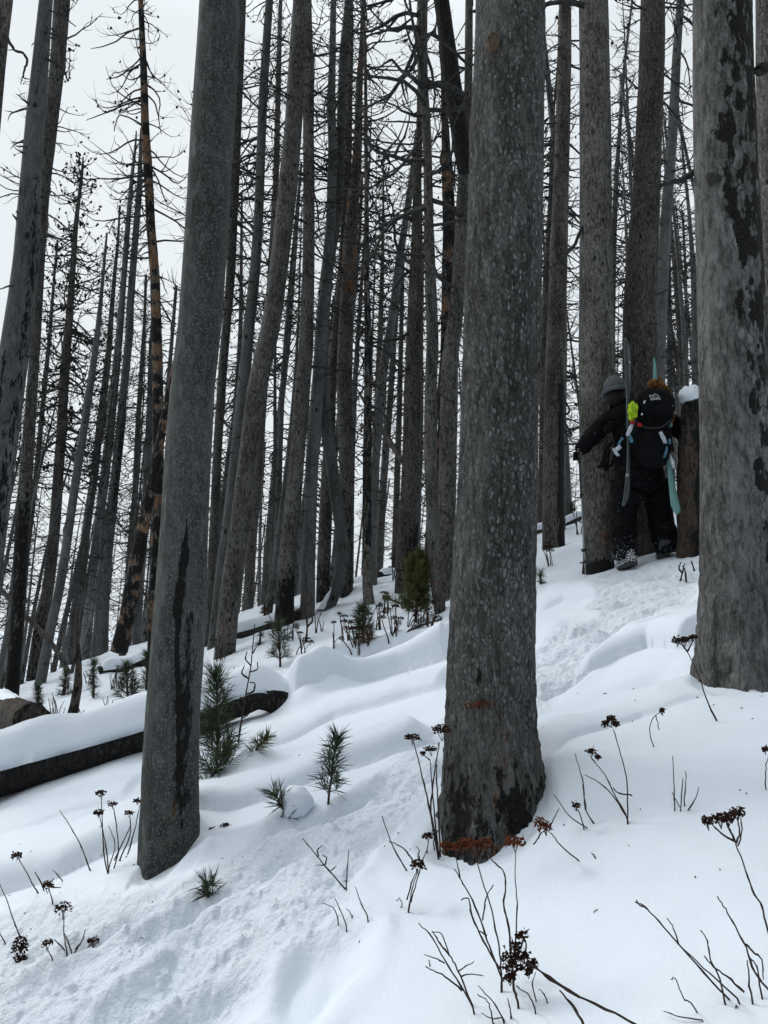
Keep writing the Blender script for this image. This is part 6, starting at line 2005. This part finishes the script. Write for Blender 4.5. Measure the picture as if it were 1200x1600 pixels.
# white emblem: a little range of peaks over a line of lettering
mb = MB()
def stroke(pts, w=1.0):
    P = np.array([q(a, b, -.372 - .0006 * (0)) for a, b in pts])
    # lay it on the lid's bulge
    cc = q(1024, 632, -.24)
    for p in P:
        dx_, dz_ = (p[0] - cc[0]) / .19, (p[2] - cc[2]) / .155
        p[1] = cc[1] - .13 * max(.2, 1 - abs(dx_) ** 2.5 - abs(dz_) ** 2.5) ** .4 - .006
    tube(mb, P, w * SZ / 2, 4)
stroke([(1015, 617.5), (1018, 617), (1022.5, 618), (1022, 616), (1023, 615.2), (1027, 616.5), (1030, 620), (1028, 621.5)], 1.1)
stroke([(1015, 617.5), (1017, 620.5), (1020, 619.5), (1023, 621)], 1.0)
stroke([(1024, 619), (1026, 621), (1029, 621.5)], .8)
stroke([(1017, 621), (1017.5, 624.5)], 1.2)
for i, x in enumerate((1019, 1021, 1023, 1025, 1027, 1029, 1031)):
    stroke([(x, 621.5), (x - .2, 624)], .8 if i % 2 else 1.1)
    stroke([(x, 621.6 if i % 2 else 624), (x + 1.2, 621.8 if i % 2 else 624)], .7)
stroke([(1016.5, 624.8), (1023, 624.3), (1032, 623.9)], .6)
mb.build('emblem', M['logo'], pk)
mb = MB(); mb.add(*superell(q(989, 642, -.31), (.045, .05, .088), .8, .12, amp=.2, sd=4))
tag(mb.build('stuffed_jacket', M['lime'], origin=q(988, 642, -.25)), 'bright lime-green cloth bundle strapped to the side of the black backpack', 'jacket')
# tan mittens tucked on top of the pack
mt = thing('mitten', 'pair of tan-brown mittens tucked on top of the backpack', 'mittens', tuple(q(1027, 602, -.2)))
for c, r, rot in ((q(1020, 600, -.2), (.055, .06, .045), .2), (q(1031, 604, -.2), (.05, .05, .06), -.5), (q(1042, 611, -.18), (.03, .04, .045), -.9), (q(1031, 595, -.18), (.018, .03, .045), -.1)):
    mb = MB(); mb.add(*superell(c, r, .9, rot, amp=.25, sd=int(c[0] * 50) % 17))
    mb.build('cuff', M['tan'], mt)
# black glove hanging from the pack at the hip
hg = thing('hanging_glove', 'black glove dangling on a loop below the skier\'s left elbow', 'glove', tuple(q(945, 715, -.1)))
mb = MB(); tube(mb, smooth_line([q(957, 690, -.1), q(947, 702, -.12), q(943, 716, -.12), q(948, 728, -.12), q(956, 726, -.1), q(960, 712, -.1)], 5), .014, 8)
mb.build('loop', M['jacket'], hg)
sk('glove_body', [(q(950, 700, -.12), .04, .035), (q(948, 712, -.12), .045, .03), (q(946, 722, -.12), .042, .028), (q(937, 729, -.12), .02), (q(933, 730, -.12), .016), (q(942, 734, -.12), .016), (q(946, 737, -.12), .014), (q(950, 736, -.12), .014)],
   [(0, 1), (1, 2), (2, 3), (3, 4), (2, 5), (2, 6), (2, 7)], M['jacket'], hg, 1)
bits(person, 'chest_pocket', [(952, 668, 20, 22, -.10, 'jacket', .4)])

# ski pole in the left hand
pl = thing('ski_pole', 'slim ski pole planted in the snow under the skier\'s outstretched left hand', 'ski pole', tuple(q(916, 888, -.03)))
a_, b_ = q(904.5, 706, -.055), q(915, 902, -.03)
def poleseg(f0, f1, r0, r1, mat, name, n=4):
    mb = MB(); tube(mb, np.array([a_ + (b_ - a_) * t for t in np.linspace(f0, f1, n)]), np.linspace(r0, r1, n), 12)
    mb.build(name, M[mat], pl)
poleseg(-.03, .09, .017, .015, 'blackplastic', 'grip')
poleseg(.09, .34, .0095, .0095, 'blackplastic', 'upper_shaft')
poleseg(.335, .365, .016, .016, 'blackplastic', 'clamp')
poleseg(.36, .92, .0085, .0075, 'metal', 'lower_shaft')
poleseg(.775, .80, .030, .026, 'blackplastic', 'clamp')
poleseg(.88, .89, .05, .048, 'blackplastic', 'basket')
poleseg(.89, 1.0, .006, .003, 'metal', 'tip')
